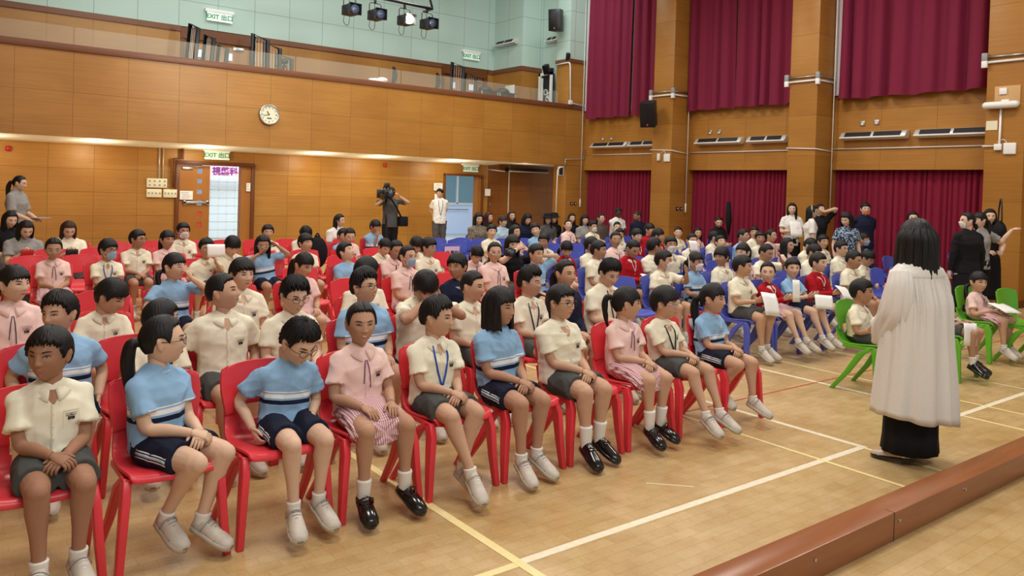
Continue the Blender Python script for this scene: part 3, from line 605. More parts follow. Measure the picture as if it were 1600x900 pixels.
for x, l in ((12.35, 'left black road case with silver edges on the balcony'), (12.95, 'right black road case with silver edges on the balcony')):
    t = thing('road_case', l, 'case', (x, 17.5, 3.3), 0, 'road cases behind the balcony rail'); link('body', bevelled(MB().box((0, 0, .55), (.52, .45, 1.1)), 'b', .01), 'black_plastic', t)
    e = MB()
    for sx in (-1, 1):
        e.box((sx*.26, -.225, .55), (.025, .025, 1.1))
        for z in (.95, 1.1): e.box((0, -.225, z), (.54, .025, .025))
    link('edge', e, 'aluminium', t); link('lid', mesh_of(MB().ell((0, 0, 1.14), (.2, .18, .12)), 'l'), 'black_plastic', t)
tag(link('cabinet_door', bevelled(MB().b2((14.36, 18.85, 3.9), (14.39, 19.3, 4.92)), 'cd', .008), 'white_plastic'), 'grey-white flat panel door on the wood side wall of the balcony', 'panel')
t = thing('cable_cabinet', 'open white cabinet full of cables at the balcony end', 'cabinet', (14.92, 18.0, 3.3))
cb = MB().b2((-.06, -.3, 0), (-.01, -.22, 1.95)).b2((-.06, .22, 0), (-.01, .3, 1.95)).b2((-.06, -.3, 1.87), (-.01, .3, 1.95)).b2((-.06, .12, 0), (-.02, .17, 1.8)); link('frame', cb, 'white_plastic', t)
link('back_panel', MB().b2((.05, -.28, 0), (.08, .28, 1.9)), 'ink', t)
r = np.random.RandomState(2); cc = MB()
for i in range(7):
    c = np.array([.02, r.uniform(-.15, .1), r.uniform(1.0, 1.45)]); rr = r.uniform(.05, .11); cc.tube([c+np.array([0, rr*math.cos(a), rr*math.sin(a)]) for a in np.linspace(0, 6.1, 14)], .012, 5)
link('cable', mesh_of(cc, 'c'), 'white_plastic', t)

# hanging stage lamps
t0 = thing('lighting_bar', 'black metal lighting bar hanging in front of the green wall', 'bar', (0, 0, 0))
a, b_, c_ = ony(600, -2, 13.5), ony(676, 14, 13.5), ony(664, -30, 13.5)
ms = MB().tube([tuple(ony(520, -14, 13.5)), tuple(a), tuple(b_)], .03, 8).tube([tuple(b_), tuple(c_)], .022, 8).tube([tuple(b_), tuple(ony(662, 18, 13.5))], .02, 8)
link('bar', mesh_of(ms, 'bar'), 'black_metal', t0); link('hanger', mesh_of(MB().tube([tuple(a), (a[0], 13.5, 8.2)], .02, 8), 'hg'), 'black_metal', t0)
nodemat('lens_lit', (1, .95, .8), .3, emit=(1, .93, .72), estr=14); nodemat('lens_dark', lin(60, 66, 84), .15)
for i, (px, py, lit) in enumerate(((547, 16, 0), (587, 24, 0), (633, 32, 1), (668, 38, 0))):
    q = ony(px, py, 13.5); t = thing('stage_lamp', ['leftmost black stage lamp, unlit', 'second black stage lamp from the left, unlit', 'the only lit stage lamp, glowing white', 'rightmost black stage lamp, below the bar end, unlit'][i], 'lamp', tuple(q), math.radians(6), 'hanging stage lamps')
    hb = MB(); hb.rings([np.array([[-.11, y, -.09], [.11, y, -.09], [.11, y, .09], [-.11, y, .09]])*s for y, s in ((.2, .75), (.12, 1), (-.1, 1))], True)
    link('housing', bevelled(hb, 'h', .008), 'black_plastic', t)
    link('barn_door', mesh_of(MB().rings([np.array([[-.11, -.1, -.09], [.11, -.1, -.09], [.11, -.1, .09], [-.11, -.1, .09]]), np.array([[-.125, -.2, -.105], [.125, -.2, -.105], [.125, -.2, .105], [-.125, -.2, .105]]), np.array([[-.12, -.2, -.1], [.12, -.2, -.1], [.12, -.2, .1], [-.12, -.2, .1]]), np.array([[-.105, -.1, -.085], [.105, -.1, -.085], [.105, -.1, .085], [-.105, -.1, .085]])], False), 'bd', False), 'black_metal', t)
    R = MB().tube([(0, -.1, 0), (0, -.185, 0)], .082, 20); link('lens', mesh_of(R, 'l'), 'lens_lit' if lit else 'lens_dark', t)
    link('yoke', mesh_of(MB().tube([(-.13, .02, 0), (-.13, .02, .2), (-.1, .02, .23), (.1, .02, .23), (.13, .02, .2), (.13, .02, 0)], .009, 6).tube([(0, .02, .23), (0, .02, .33)], .02, 6), 'y'), 'black_metal', t)
    link('cable', mesh_of(MB().tube(smooth_path([(-.06, .1, -.08), (-.06, .12, -.2), (.0, .12, -.26), (.06, .12, -.2), (.05, .1, .1), (.02, .1, .33)]), .006, 5), 'c'), 'black_plastic', t)
# ================================================================ CHAIRS
for nm, c in (('plastic_red', (224, 58, 68)), ('plastic_blue', (82, 94, 190)), ('plastic_green', (98, 176, 44))):
    noise_mat(nm, lin(*c), tuple(x*.88 for x in lin(*c)), 5, .34, .03, spec=.45)
def chair_meshes():
    # side profile of the moulded shell: (y, z, half width)
    prof = [(-.205, .405, .175), (-.2, .425, .19), (-.17, .435, .2), (-.05, .425, .205), (.06, .42, .205), (.13, .43, .2), (.17, .46, .195), (.19, .51, .19), (.2, .55, .19)]
    back = [(.2, .545, .19), (.205, .60, .2), (.215, .66, .21), (.225, .72, .212), (.235, .775, .205), (.238, .79, .195)]
    nx = 15
    def shell(pr, hole=None, crown=0.0):
        P, w = smooth_path([(0, a, b) for a, b, c in pr], 3, [c for a, b, c in pr]); g = []
        for i, (p, hw) in enumerate(zip(P, w)):
            u = np.linspace(-1, 1, nx); row = np.stack([u*hw, np.full(nx, p[1]), np.full(nx, p[2])], 1)
            if crown: # backrest: curved in plan, arched top
                row[:, 1] -= .03*u**2; s = i/(len(P)-1); row[:, 2] -= .022*(s**3)*u**4+.0*u; row[:, 2] += .012*s**4*(1-u**2)
            else: row[:, 2] += .012*u**4*(1 if i > 3 else .3)-.008*(1-u**2)
            g.append(row)
        V = np.vstack(g); Fc = []
        for i in range(len(g)-1):
            for j in range(nx-1):
                if hole and hole(i, j, len(g)): continue
                Fc.append((i*nx+j, i*nx+j+1, (i+1)*nx+j+1, (i+1)*nx+j))
        m = MB(); m.add(V, Fc)
        me = run_mods(m, [('SOLIDIFY', dict(thickness=.016, offset=0)), ('BEVEL', dict(width=.005, segments=2, limit_method='ANGLE', angle_limit=.7))], 'shell')
        me.polygons.foreach_set('use_smooth', [True]*len(me.polygons)); me.update(); me.set_sharp_from_angle(angle=.8); return me
    seat = shell(prof, lambda i, j, n: i > n-5 and 3 < j < 10)
    bk = shell(back, lambda i, j, n: i < 2 and 3 < j < 10, 1)
    legs = []
    for sx in (-1, 1):
        for k in (0, 1):
            a = np.array([sx*.196, -.145, .425]); e = np.array([sx*.232, -.215 if k == 0 else .205, .0]); m = MB()
            mid = a*.78+e*.22+np.array([0, -.018 if k == 0 else .03, .02])
            P = [a, mid, a*.4+e*.6+np.array([0, -.006 if k == 0 else .008, 0]), e]; R = []
            W = [(.018, .030), (.019, .034), (.018, .027), (.017, .021)]
            for p, (wx, wy) in zip(P, W): R.append(np.array([[p[0]+wx*c, p[1]+wy*s, p[2]] for c, s in ((-1, -1), (1, -1), (1, 1), (-1, 1))]))
            m.rings(R); legs.append(bevelled(m, 'leg', .007, 3))
    rail = MB()
    for sx in (-1, 1): rail.b2((sx*.178, -.18, .395), (sx*.208, .13, .425))
    rail.b2((-.19, -.17, .395), (.19, -.15, .42)).b2((-.19, .10, .395), (.19, .12, .42))
    return seat, bk, legs, bevelled(rail, 'rail', .006)
CH = chair_meshes(); CHAIR0 = {}
CNOUN = {'red': 'red chairs of the left block', 'blue': 'blue chairs of the right block', 'green': 'green chairs by the robed woman'}
def chair(x, y, col, label, rz=0.0, s=1.0):
    if col not in CHAIR0:
        t = thing('plastic_chair', label, 'chair', (x, y, 0), rz, CNOUN[col]); mt = 'plastic_'+col
        link('seat', CH[0], mt, t); link('backrest', CH[1], mt, t); link('seat_frame', CH[3], mt, t)
        for l in CH[2]: link('leg', l, mt, t)
        CHAIR0[col] = t
    else: t = dup(CHAIR0[col], (x, y, 0), rz, label)
    t.scale = (s, s, s); return t

# ================================================================ FIGURES
SKINS = {}
def skin(name, c, c2=None):
    m = noise_mat(name, lin(*c), tuple(x*.92 for x in lin(*c)), 30, .6, .06, spec=.22); b = m.node_tree.nodes['Principled BSDF']
    b.inputs['Subsurface Weight'].default_value = .12; b.inputs['Subsurface Radius'].default_value = (.012, .004, .002); b.inputs['Subsurface Scale'].default_value = 1
skin('skin_tan', (182, 140, 114)); skin('skin_light', (216, 180, 154)); skin('skin_pale', (222, 186, 162)); skin('skin_brown', (164, 121, 96)); skin('skin_dark', (84, 58, 46)); skin('skin_mid', (200, 160, 133))
nodemat('lip', lin(176, 98, 88), .4); nodemat('lip_dark', lin(150, 82, 72), .4); nodemat('eye_white', lin(196, 182, 172), .3); nodemat('iris', lin(28, 18, 14), .1); nodemat('brow', lin(40, 30, 26), .8); nodemat('teeth', lin(236, 230, 216), .3)
noise_mat('hair_black', lin(26, 22, 23), lin(9, 8, 9), 90, .52, .6, stretch=(1, 1, .15), spec=.32, bdist=.003); noise_mat('hair_brown', lin(74, 48, 36), lin(36, 22, 18), 90, .52, .6, stretch=(1, 1, .15), bdist=.003); noise_mat('hair_maroon', lin(70, 26, 30), lin(38, 14, 18), 60, .42, .4, stretch=(1, 1, .18))
for nm, a, sc in (('cloth_cream', (240, 234, 210), 1), ('cloth_pink', (240, 206, 198), 1), ('cloth_white', (236, 234, 228), 1), ('cloth_red', (168, 20, 32), 1), ('cloth_navy', (26, 30, 54), 1), ('cloth_blackish', (26, 26, 30), 1), ('cloth_grey', (150, 148, 146), 1), ('cloth_shorts', (78, 80, 78), 1), ('cloth_navyshorts', (28, 32, 52), 1), ('cloth_dgrey', (86, 84, 84), 1), ('cloth_brown', (92, 78, 72), 1), ('cloth_ltblue', (176, 204, 222), 1), ('sock', (234, 230, 222), 1), ('mask_blue', (160, 190, 222), 1), ('mask_white', (238, 238, 238), 1), ('mask_orange', (238, 160, 128), 1)):
    noise_mat(nm, lin(*a), tuple(x*.9 for x in lin(*a)), 18, .85, .25, spec=.2, bdist=.004)
noise_mat('shoe_white', lin(216, 208, 196), lin(178, 170, 158), 30, .5, .2); nodemat('shoe_black', lin(16, 15, 17), .18, coat=.3); nodemat('shoe_sole', lin(186, 178, 164), .6); nodemat('shoe_beige', lin(200, 182, 166), .3)
nodemat('lanyard_blue', lin(30, 80, 176), .6); nodemat('lanyard_black', lin(24, 26, 34), .6); nodemat('frame_black', lin(26, 24, 26), .3); nodemat('frame_clear', lin(196, 200, 204), .2, metal=.3); nodemat('badge_clear', lin(210, 222, 236), .2)
def pe_mat():
    m, nt, b = nodemat('cloth_pe', lin(140, 178, 212), .85, .2); L = nt.links.new
    at = nt.nodes.new('ShaderNodeAttribute'); at.attribute_name = 'band'; cr = nt.nodes.new('ShaderNodeValToRGB'); cr.color_ramp.interpolation = 'CONSTANT'; e = cr.color_ramp.elements
    blue, wh, nv = (*lin(140, 178, 212), 1), (*lin(236, 238, 240), 1), (*lin(24, 30, 54), 1)
    e[0].position = 0; e[0].color = blue; e[1].position = .36; e[1].color = nv
    for p, c in ((.44, blue), (.475, wh), (.55, blue), (.575, wh), (.595, blue)): k = e.new(p); k.color = c
    a2 = nt.nodes.new('ShaderNodeAttribute'); a2.attribute_name = 'trunk'; gt = nt.nodes.new('ShaderNodeMath'); gt.operation = 'GREATER_THAN'; gt.inputs[1].default_value = .5; mx = nt.nodes.new('ShaderNodeMix'); mx.data_type = 'RGBA'; mx.inputs['A'].default_value = blue
    L(at.outputs['Fac'], cr.inputs[0]); L(a2.outputs['Fac'], gt.inputs[0]); L(gt.outputs[0], mx.inputs['Factor']); L(cr.outputs[0], mx.inputs['B']); L(mx.outputs['Result'], b.inputs['Base Color'])
    tc = nt.nodes.new('ShaderNodeTexCoord'); nz = nt.nodes.new('ShaderNodeTexNoise'); nz.inputs['Scale'].default_value = 22; bp = nt.nodes.new('ShaderNodeBump'); bp.inputs['Strength'].default_value = .3; bp.inputs['Distance'].default_value = .004
    L(tc.outputs['Object'], nz.inputs[0]); L(nz.outputs[0], bp.inputs['Height']); L(bp.outputs[0], b.inputs['Normal'])
pe_mat()
def stripe_mat(name, base, line, sx, sy, thr=.62):
    m, nt, b = nodemat(name, base, .85, .2); L = nt.links.new; tc = nt.nodes.new('ShaderNodeTexCoord'); src = None
    for ax, sc in (('X', sx), ('Y', sy)):
        w = nt.nodes.new('ShaderNodeTexWave'); w.bands_direction = ax; w.inputs['Scale'].default_value = sc; w.inputs['Distortion'].default_value = .4
        mr = nt.nodes.new('ShaderNodeMapRange'); mr.inputs[1].default_value = thr; mr.inputs[2].default_value = thr+.08; mr.inputs[4].default_value = .8 if ax == 'X' else .45
        mx = nt.nodes.new('ShaderNodeMix'); mx.data_type = 'RGBA'; mx.inputs['B'].default_value = (*line, 1)
        if src is None: mx.inputs['A'].default_value = (*base, 1)
        else: L(src, mx.inputs['A'])
        L(tc.outputs['Object'], w.inputs[0]); L(w.outputs['Fac'], mr.inputs[0]); L(mr.outputs[0], mx.inputs['Factor']); src = mx.outputs['Result']
    L(src, b.inputs['Base Color'])
stripe_mat('cloth_check', lin(228, 200, 202), lin(146, 70, 86), 26, 22)
def pattern_mat(name, a, c, scale, thr=.5):
    m, nt, b = nodemat(name, a, .85, .2); L = nt.links.new; tc = nt.nodes.new('ShaderNodeTexCoord'); v = nt.nodes.new('ShaderNodeTexNoise'); v.inputs['Scale'].default_value = scale; v.inputs['Detail'].default_value = 2
    cr = nt.nodes.new('ShaderNodeValToRGB'); cr.color_ramp.interpolation = 'CONSTANT'; cr.color_ramp.elements[0].color = (*a, 1); cr.color_ramp.elements[1].position = thr; cr.color_ramp.elements[1].color = (*c, 1)
    L(tc.outputs['Object'], v.inputs[0]); L(v.outputs[0], cr.inputs[0]); L(cr.outputs[0], b.inputs['Base Color'])
pattern_mat('cloth_leopard', lin(146, 134, 118), lin(92, 84, 74), 60); pattern_mat('cloth_floral', lin(48, 66, 96), lin(170, 186, 200), 34, .52)

# ---- head, in a frame facing -y, centre at mid head
def head_pt(lon, lat):
    a, b, c = .0715, .092, .1035
    cl, sl = np.cos(lat), np.sin(lat); front = np.cos(lon)
    fr = np.clip(front, 0, 1); lo = np.clip(-sl, 0, 1)
    cl2 = np.where(sl < 0, cl**(1-.42*fr*1.0), cl)
    x = a*cl**(.92)*np.sin(lon); y = -b*cl2*np.cos(lon); z = c*sl
    x = x*(1-.27*lo**1.7*(.4+.6*fr)-.10*lo)
    y = np.where(y > 0, y*(1-.42*lo**1.3), y*(.93-.0*lo))
    y = np.where((y < 0), y*(1-.06*np.clip(sl, 0, 1)), y*1.04)
    m = (front > .1)*1.0
    g = lambda x0, sx, z0, sz: np.exp(-((x-x0)/sx)**2-((z-z0)/sz)**2)
    zt = np.clip((.012-z)/.040, 0, 1); nose = np.where(z > .012, 0, np.where(z > -.028, .003+.0135*zt**1.3, .0165*np.clip(1-(-.028-z)/.011, 0, 1)))
    d = nose*np.exp(-(x/(.0085+.003*zt))**2)
    d = d+.0055*(g(.0115, .006, -.029, .007)+g(-.0115, .006, -.029, .007))
    d = d-.0058*(g(.031, .016, .006, .011)+g(-.031, .016, .006, .011))+.0028*g(0, .045, .025, .010)
    d = d+.0052*g(0, .019, -.0535, .0095)-.0030*g(0, .019, -.0540, .0020)+.0035*g(0, .015, -.087, .012)-.0016*g(0, .018, -.069, .006)
    d = d+.0040*(g(.039, .017, -.024, .018)+g(-.039, .017, -.024, .018))
    y = y-d*m
    return np.stack([x, y, z], -1)
def head_grid(nu, nv):
    u = np.linspace(-1, 1, nu, endpoint=False); lon = PI*np.sign(u)*np.abs(u)**1.45
    lat = np.linspace(-PI/2, PI/2, nv+2)[1:-1]
    return lon, lat
def head_mb(nu, nv):
    lon, lat = head_grid(nu, nv); m = MB(); m.rings([head_pt(lon, np.full_like(lon, l)) for l in lat])
    for s in (-1, 1):
        R = rotz(s*math.radians(-20)); m.ell((s*.0715, .010, -.006), (.0075, .0165, .030), 10, 7, R@rotx(-.15)); m.ell((s*.075, .014, .004), (.006, .014, .02), 10, 7, R@rotx(-.2))
    return m
HEADS = {0: head_mb(96, 72), 1: head_mb(56, 44), 2: head_mb(32, 26)}
def bvh_of(m):
    V = m.V(); return BVHTree.FromPolygons([tuple(v) for v in V], m.f)
HB = bvh_of(HEADS[1])
def face_y(x, z):
    h = HB.ray_cast(Vector((x, -.3, z)), Vector((0, 1, 0)))
    return h[0].y if h[0] else -.05
def face_patch(outline_fn, n, k, off, dome):
    """patch lying on the face: outline_fn(t)->(x,z), centre fan of k rings"""
    pts = np.array([outline_fn(t) for t in np.arange(n)*2*PI/n]); c = pts.mean(0); R = []
    for i in range(k+1):
        s = 1-i/(k+.3); P = c+(pts-c)*s; R.append(np.array([[p[0], face_y(p[0], p[1])-(off+dome*(1-s*s)) if i else face_y(p[0], p[1])+.001, p[1]] for p in P]))
    m = MB(); m.rings(R, False); m.f.append(tuple(range(k*n, (k+1)*n))); return m
def almond(cx, w, h, z0, tilt=.05):
    def f(t):
        c, s = math.cos(t), math.sin(t); return (cx+w*c, z0+(h*1.1 if s > 0 else h*.75)*s*abs(s)**.1+tilt*w*c*(1 if cx > 0 else -1)*.9)
    return f
FACE = {}
for s in (-1, 1):
    FACE['eye', s] = mesh_of(face_patch(almond(s*.030, .0122, .0036, .0035, .10), 16, 3, .0006, .0016), 'eye')
    FACE['iris', s] = mesh_of(face_patch(lambda t, s=s: (s*.030+.0056*math.cos(t), .0040+.0040*math.sin(t)), 12, 2, .0016, .0012), 'iris')
    FACE['lid', s] = mesh_of(MB().tube([(s*.030+x, face_y(s*.030+x, .004)-.0022, .0036+.0046*(1-(x/.0145)**2)+.09*x*s) for x in np.linspace(-.0145, .0145, 9)], [.0008, .0015, .0019, .0020, .0020, .0020, .0019, .0015, .0008], 5), 'lid')
    FACE['brow', s] = mesh_of(MB().tube([(s*(.014+x), face_y(s*(.014+x), .022)-.0006, .0205+.0045*math.sin(x/.032*2.4)) for x in np.linspace(0, .032, 8)], [.0014, .0026, .0031, .0032, .0030, .0026, .0018, .0009], 5), 'brow')
FACE['lips'] = mesh_of(face_patch(lambda t: (.0195*math.cos(t)*abs(math.cos(t))**.15, -.0535+(.0062 if math.sin(t) > 0 else .0072)*math.sin(t)), 20, 3, .0004, .0016), 'lips')
FACE['mouth_open'] = mesh_of(face_patch(lambda t: (.016*math.cos(t), -.0535+.0034*math.sin(t)-.002*math.cos(t)**2*-1), 14, 2, .0022, .001), 'mouth')
FACE['mouth_line'] = mesh_of(MB().tube([(x, face_y(x, -.0535)-.0012, -.0538+.0016*(x/.018)**2) for x in np.linspace(-.018, .018, 9)], .0009, 5), 'mouth')
def mask_mesh():
    R = []; n = 15; zs = [-.012, -.022, -.035, -.05, -.066, -.082, -.097]; W = [.034, .047, .056, .060, .058, .05, .036]
    for z, w in zip(zs, W):
        x = np.linspace(-w, w, n); y = np.array([face_y(q, max(z, -.094)) for q in x]); yc = np.minimum(y, 0)-.004-.009*np.clip(1-(x/w)**2, 0, 1)*(1 if z < -.02 else .5); R.append(np.stack([x, yc, np.full(n, z)+.004*(1-(x/w)**2)], 1))
    m = MB(); m.rings(R, False, False)
    return run_mods(m, [('SOLIDIFY', dict(thickness=.002, offset=0)), ('SUBSURF', dict(levels=1))], 'mask')
FACE['mask'] = mask_mesh(); FACE['mask'].polygons.foreach_set('use_smooth', [True]*len(FACE['mask'].polygons))
ml = MB()
for s in (-1, 1):
    for z in (-.03, -.08): ml.tube([(s*.055, -.055 if z > -.05 else -.045, z), (s*.071, -.02, z*.6), (s*.078, .012, -.01)], .0012, 4)
FACE['mask_loop'] = mesh_of(ml, 'loop')
gl = MB()
for s in (-1, 1):
    P = [(s*.031+.021*math.cos(t), -.094+.010*abs(math.cos(t))*(1 if math.cos(t)*s > 0 else 0), .002+.0175*math.sin(t)) for t in np.linspace(0, 2*PI, 21)]; gl.tube(P, .0016, 5)
    gl.tube([(s*.052, -.085, .006), (s*.072, -.06, .006), (s*.078, .015, .004)], .0015, 5)
gl.tube([(-.011, -.094, .004), (0, -.097, .007), (.011, -.094, .004)], .0014, 5)
FACE['glasses'] = mesh_of(gl, 'glasses')

# ---- hair
def fbm(a, b, seed, k=3):
    r = np.random.RandomState(seed); o = 0
    for i in range(k):
        f = 2.0**i; p = r.uniform(0, 6.28, 3); o = o+np.sin(a*f*2.1+p[0]+1.7*np.sin(b*f*1.3+p[1]))/f
    return o/1.8
def cap(front=.048, fringe_j=.007, side=-.012, back=-.062, T=.016, topT=0.0, temple=.030, seed=1, nu=120, nv=70, lift=.0, part=None, strand=.0015, tuck=False):
    lon, lat = head_grid(nu, nv); lon = np.linspace(-PI, PI, nu, endpoint=False); R = []
    al = np.abs(lon)*180/PI
    zl = np.interp(al, [0, 30, 48, 60, 72, 84, 96, 108, 122, 180], [front, front-.002, front-.006, temple, side, .012, .018, side, back*.8, back])
    jag = fringe_j*fbm(lon*9, lon*0, seed+5)+fringe_j*.6*np.sin(lon*37+seed); zl = zl+np.where(al < 66, jag, jag*.35)
    C = np.array([0, 0, 0.0])
    for l in lat:
        P = head_pt(lon, np.full_like(lon, l)); P[:, 1] = np.where((np.abs(P[:, 0]) < .04) & (P[:, 1] < 0) & (P[:, 2] < .03), np.maximum(P[:, 1], -.086), P[:, 1])
        n = P/np.array([.0715, .092, .1035])**2; n = n/np.linalg.norm(n, axis=1, keepdims=True)
        s = np.clip((P[:, 2]-zl)/.010, 0, 1); s = s*s*(3-2*s)
        up = np.clip(P[:, 2]/.10, 0, 1)
        t = T*(.75+.35*np.clip(P[:, 2]/.08+.3, 0, 1))+topT*up**2+lift*np.exp(-((al-20)/50)**2)*up
        t = t+strand*fbm(lon*16+P[:, 2]*20, P[:, 2]*30, seed)*s+.0007*np.sin(lon*61+P[:, 2]*60)
        if part is not None: t = t-.006*np.exp(-((P[:, 0]-part)/.004)**2)*(P[:, 1] < .03)
        th = -.008+(t+.008)*s
        R.append(P+n*th[:, None])
    m = MB(); m.rings(R); return m
def curtain_hair(z0, z1, face_deg, r0, r1, T=.022, seed=1, yoff=.012, taper=1.0, n=56, back_only=False, k=18, close=0.0):
    """hanging hair around the sides and back, open at the face"""
    R = []; zs = np.linspace(z0, z1, k)
    for i, z in enumerate(zs):
        s = i/(k-1); r = (r0+(r1-r0)*s)*(math.sqrt(max(.05, 1-(max(z, 0)/.118)**2))); fd = math.radians(face_deg+close*s); a = np.linspace(fd, 2*PI-fd, n)
        tt = min(T*(1-.55*s**3)*taper, r*.5); w = .004*np.sin(a*17+seed+3*s)+.003*np.sin(a*31+seed*2)
        o = np.stack([(r+w)*np.sin(a), -(r*1.12+w)*np.cos(a)+yoff, np.full(n, z)+.006*np.sin(a*13+seed)*(s > .9)], 1); q = np.stack([(r-tt)*np.sin(a), -(r*1.12-tt)*np.cos(a)+yoff, np.full(n, z)], 1)
        R.append(np.vstack([o, q[::-1]]))
    m = MB(); m.rings(R); return m
def pony(P, r, seed=1, flat=.8):
    Q, rr = smooth_path(P, 5, r); m = MB(); R = []
    m.tube(Q, rr, 14, flat)
    V = m.V(); th = np.arctan2(V[:, 1]-V[:, 1].mean(), V[:, 0]-V[:, 0].mean()); V = V+np.stack([.003*np.sin(th*9+seed), .003*np.cos(th*7), 0*th], 1)
    o = MB(); o.add(V, m.f); return o
def hair_set():
    H = {}
    H['short'] = [cap(seed=1)]
    H['short2'] = [cap(.054, .009, -.004, -.05, .014, .008, .034, seed=7, lift=.006, strand=.004)]
    H['crew'] = [cap(.060, .004, .004, -.045, .0085, .006, .042, seed=9, strand=.0012)]
    H['spiky'] = [cap(.058, .010, -.002, -.05, .014, .016, .036, seed=13, lift=.008, strand=.007)]
    H['bowl'] = [cap(.030, .004, -.018, -.066, .020, .006, .016, seed=3, strand=.0015)]
    H['fringe'] = [cap(.036, .008, -.012, -.06, .017, .006, .018, seed=21, strand=.003)]
    base = cap(.066, .003, -.010, -.064, .010, .002, .050, seed=4, part=0.0, strand=.0010)
    baseF = cap(.034, .006, -.016, -.064, .012, .004, .022, seed=6, strand=.0015)
    lowp = pony([(0, .088, -.005), (.0, .126, -.012), (.004, .142, -.08), (.008, .130, -.18), (.012, .112, -.27), (.014, .10, -.33)], [.022, .032, .036, .034, .026, .006])
    sidep = pony([(-.035, .082, -.03), (-.066, .10, -.06), (-.078, .085, -.13), (-.082, .06, -.22), (-.085, .04, -.30)], [.018, .024, .026, .020, .005], 3)
    highp = pony([(0, .095, .035), (0, .130, .040), (0, .148, -.01), (.004, .140, -.09), (.01, .12, -.17)], [.018, .026, .026, .020, .005], 5)
    H['tied'] = [base, pony([(0, .088, -.045), (0, .11, -.05), (0, .118, -.085), (0, .108, -.12)], [.02, .026, .022, .006])]
    H['pony'] = [base, lowp]; H['sidepony'] = [baseF, sidep]; H['highpony'] = [baseF, highp]; H['ponyF'] = [baseF, lowp]
    H['bun'] = [base, MB().ell((0, .112, -.02), (.03, .026, .03), 16, 10)]
    H['bob'] = [cap(.034, .005, -.05, -.07, .018, .006, .010, seed=11, strand=.0014), curtain_hair(.088, -.125, 56, .092, .090, .03, 2, close=-14)]
    H['long'] = [cap(.060, .003, -.05, -.07, .015, .002, .040, seed=15, part=.004, strand=.0012), curtain_hair(.09, -.26, 62, .089, .092, .028, 4, close=-10)]
    H['longback'] = [cap(.060, .003, -.03, -.07, .015, .002, .040, seed=17, part=.0, strand=.0012), curtain_hair(.088, -.30, 84, .086, .09, .03, 6)]
    H['wavybob'] = [cap(.052, .004, -.04, -.07, .020, .010, .030, seed=19, part=.01, strand=.003), curtain_hair(.088, -.115, 66, .096, .098, .032, 8, close=-6)]
    out = {}
    for k, l in H.items():
        if len(l) == 1: out[k] = mesh_of(l[0], 'hair')
        else:
            m = MB()
            for q in l: m.add(q.V(), q.f)
            out[k] = mesh_of(m, 'hair')
    return out
HAIR = hair_set()
th = np.arange(40)*2*PI/40; HAT = MB(); hs = []
for r, z in ((.15, .045), (.15, .05), (.098, .06), (.094, .09), (.08, .125), (.04, .135)): hs.append(np.stack([r*np.cos(th), r*1.15*np.sin(th)+.005, np.full(40, z)-.012*np.abs(np.cos(th))*(r > .14)], 1))
HAT.rings(hs); HAT = mesh_of(HAT, 'hat')
HBAND = mesh_of(MB().tube([(.082*math.sin(a), .015, .02+.100*math.cos(a)) for a in np.linspace(-1.5, 1.5, 16)], .007, 6), 'band')

# ---- limbs
def ik(a, b, l1, l2, hint):
    a, b = np.array(a, float), np.array(b, float); d = b-a; D = np.linalg.norm(d)
    if D > (l1+l2)*.995: b = a+d/D*(l1+l2)*.995; d = b-a; D = np.linalg.norm(d)
    D = max(D, abs(l1-l2)+.01); u = d/D; x = (l1*l1-l2*l2+D*D)/(2*D); h = math.sqrt(max(l1*l1-x*x, 0)); hv = np.array(hint, float); hv = hv-hv.dot(u)*u; hv = hv/(np.linalg.norm(hv)+1e-9)
    return a+u*x+hv*h, b
def hand_mb(m, wrist, dirv, palm_n, side, s, curl=.6, lod=0, spread=.12, thumb=.5):
    """dirv: wrist->fingers, palm_n: direction the palm faces, side: +1 thumb towards cross(dir, palm)"""
    d = _n(dirv); n = np.array(palm_n, float); n = _n(n-n.dot(d)*d); t = np.cross(d, n)*side; w = np.array(wrist, float)
    L = .155*s
    R = []
    for q, (hw, ht) in zip((0, .012, .035, .058, .074, .080), ((.019, .015), (.021, .0145), (.029, .0135), (.032, .012), (.030, .0105), (.024, .006))):
        c = w+d*q*s; a = np.arange(12)*2*PI/12; R.append(c+np.outer(np.cos(a)*hw*s, t)+np.outer(np.sin(a)*ht*s, n))
    m.rings(R)
    for i, (off, ln) in enumerate(((.0225, .92), (.0075, 1.0), (-.0075, .94), (-.0215, .76))):
        p = w+d*.070*s+t*off*s; a = spread*(1.5-i)*.5; v = _n(d*math.cos(a)+t*math.sin(a)); P = [p-v*.012*s, p]; cur = curl*(.8+.12*i)
        for k, seg in enumerate((.030, .020, .016)):
            ang = cur*(k+.55)*.85; v2 = v*math.cos(ang)+n*math.sin(ang); P.append(P[-1]+v2*seg*ln*s)
        m.tube(P, [r*s for r in (.0078, .0080, .0074, .0066, .0052)], 8 if lod < 2 else 5, rnd=lod < 2)
    p = w+d*.020*s+t*.020*s; v = _n(d*.75+t*.75+n*.35*thumb); v2 = _n(d*1.0+t*.25+n*.5*thumb)
    m.tube([p-v*.012*s, p+v*.004*s, p+v*.030*s, p+v*.030*s+v2*.024*s, p+v*.030*s+v2*.042*s], [r*s for r in (.011, .0115, .0095, .0085, .006)], 8 if lod < 2 else 5, rnd=lod < 2)
def ell_ring(c, rx, ry, n=28, R=None, p=2.3):
    a = np.arange(n)*2*PI/n; cs, sn = np.cos(a), np.sin(a); x = rx*np.sign(cs)*np.abs(cs)**(2/p); y = ry*np.sign(sn)*np.abs(sn)**(2/p); V = np.stack([x, y, 0*x], 1)
    if R is not None: V = V@np.array(R).T
    return V+np.array(c, float)
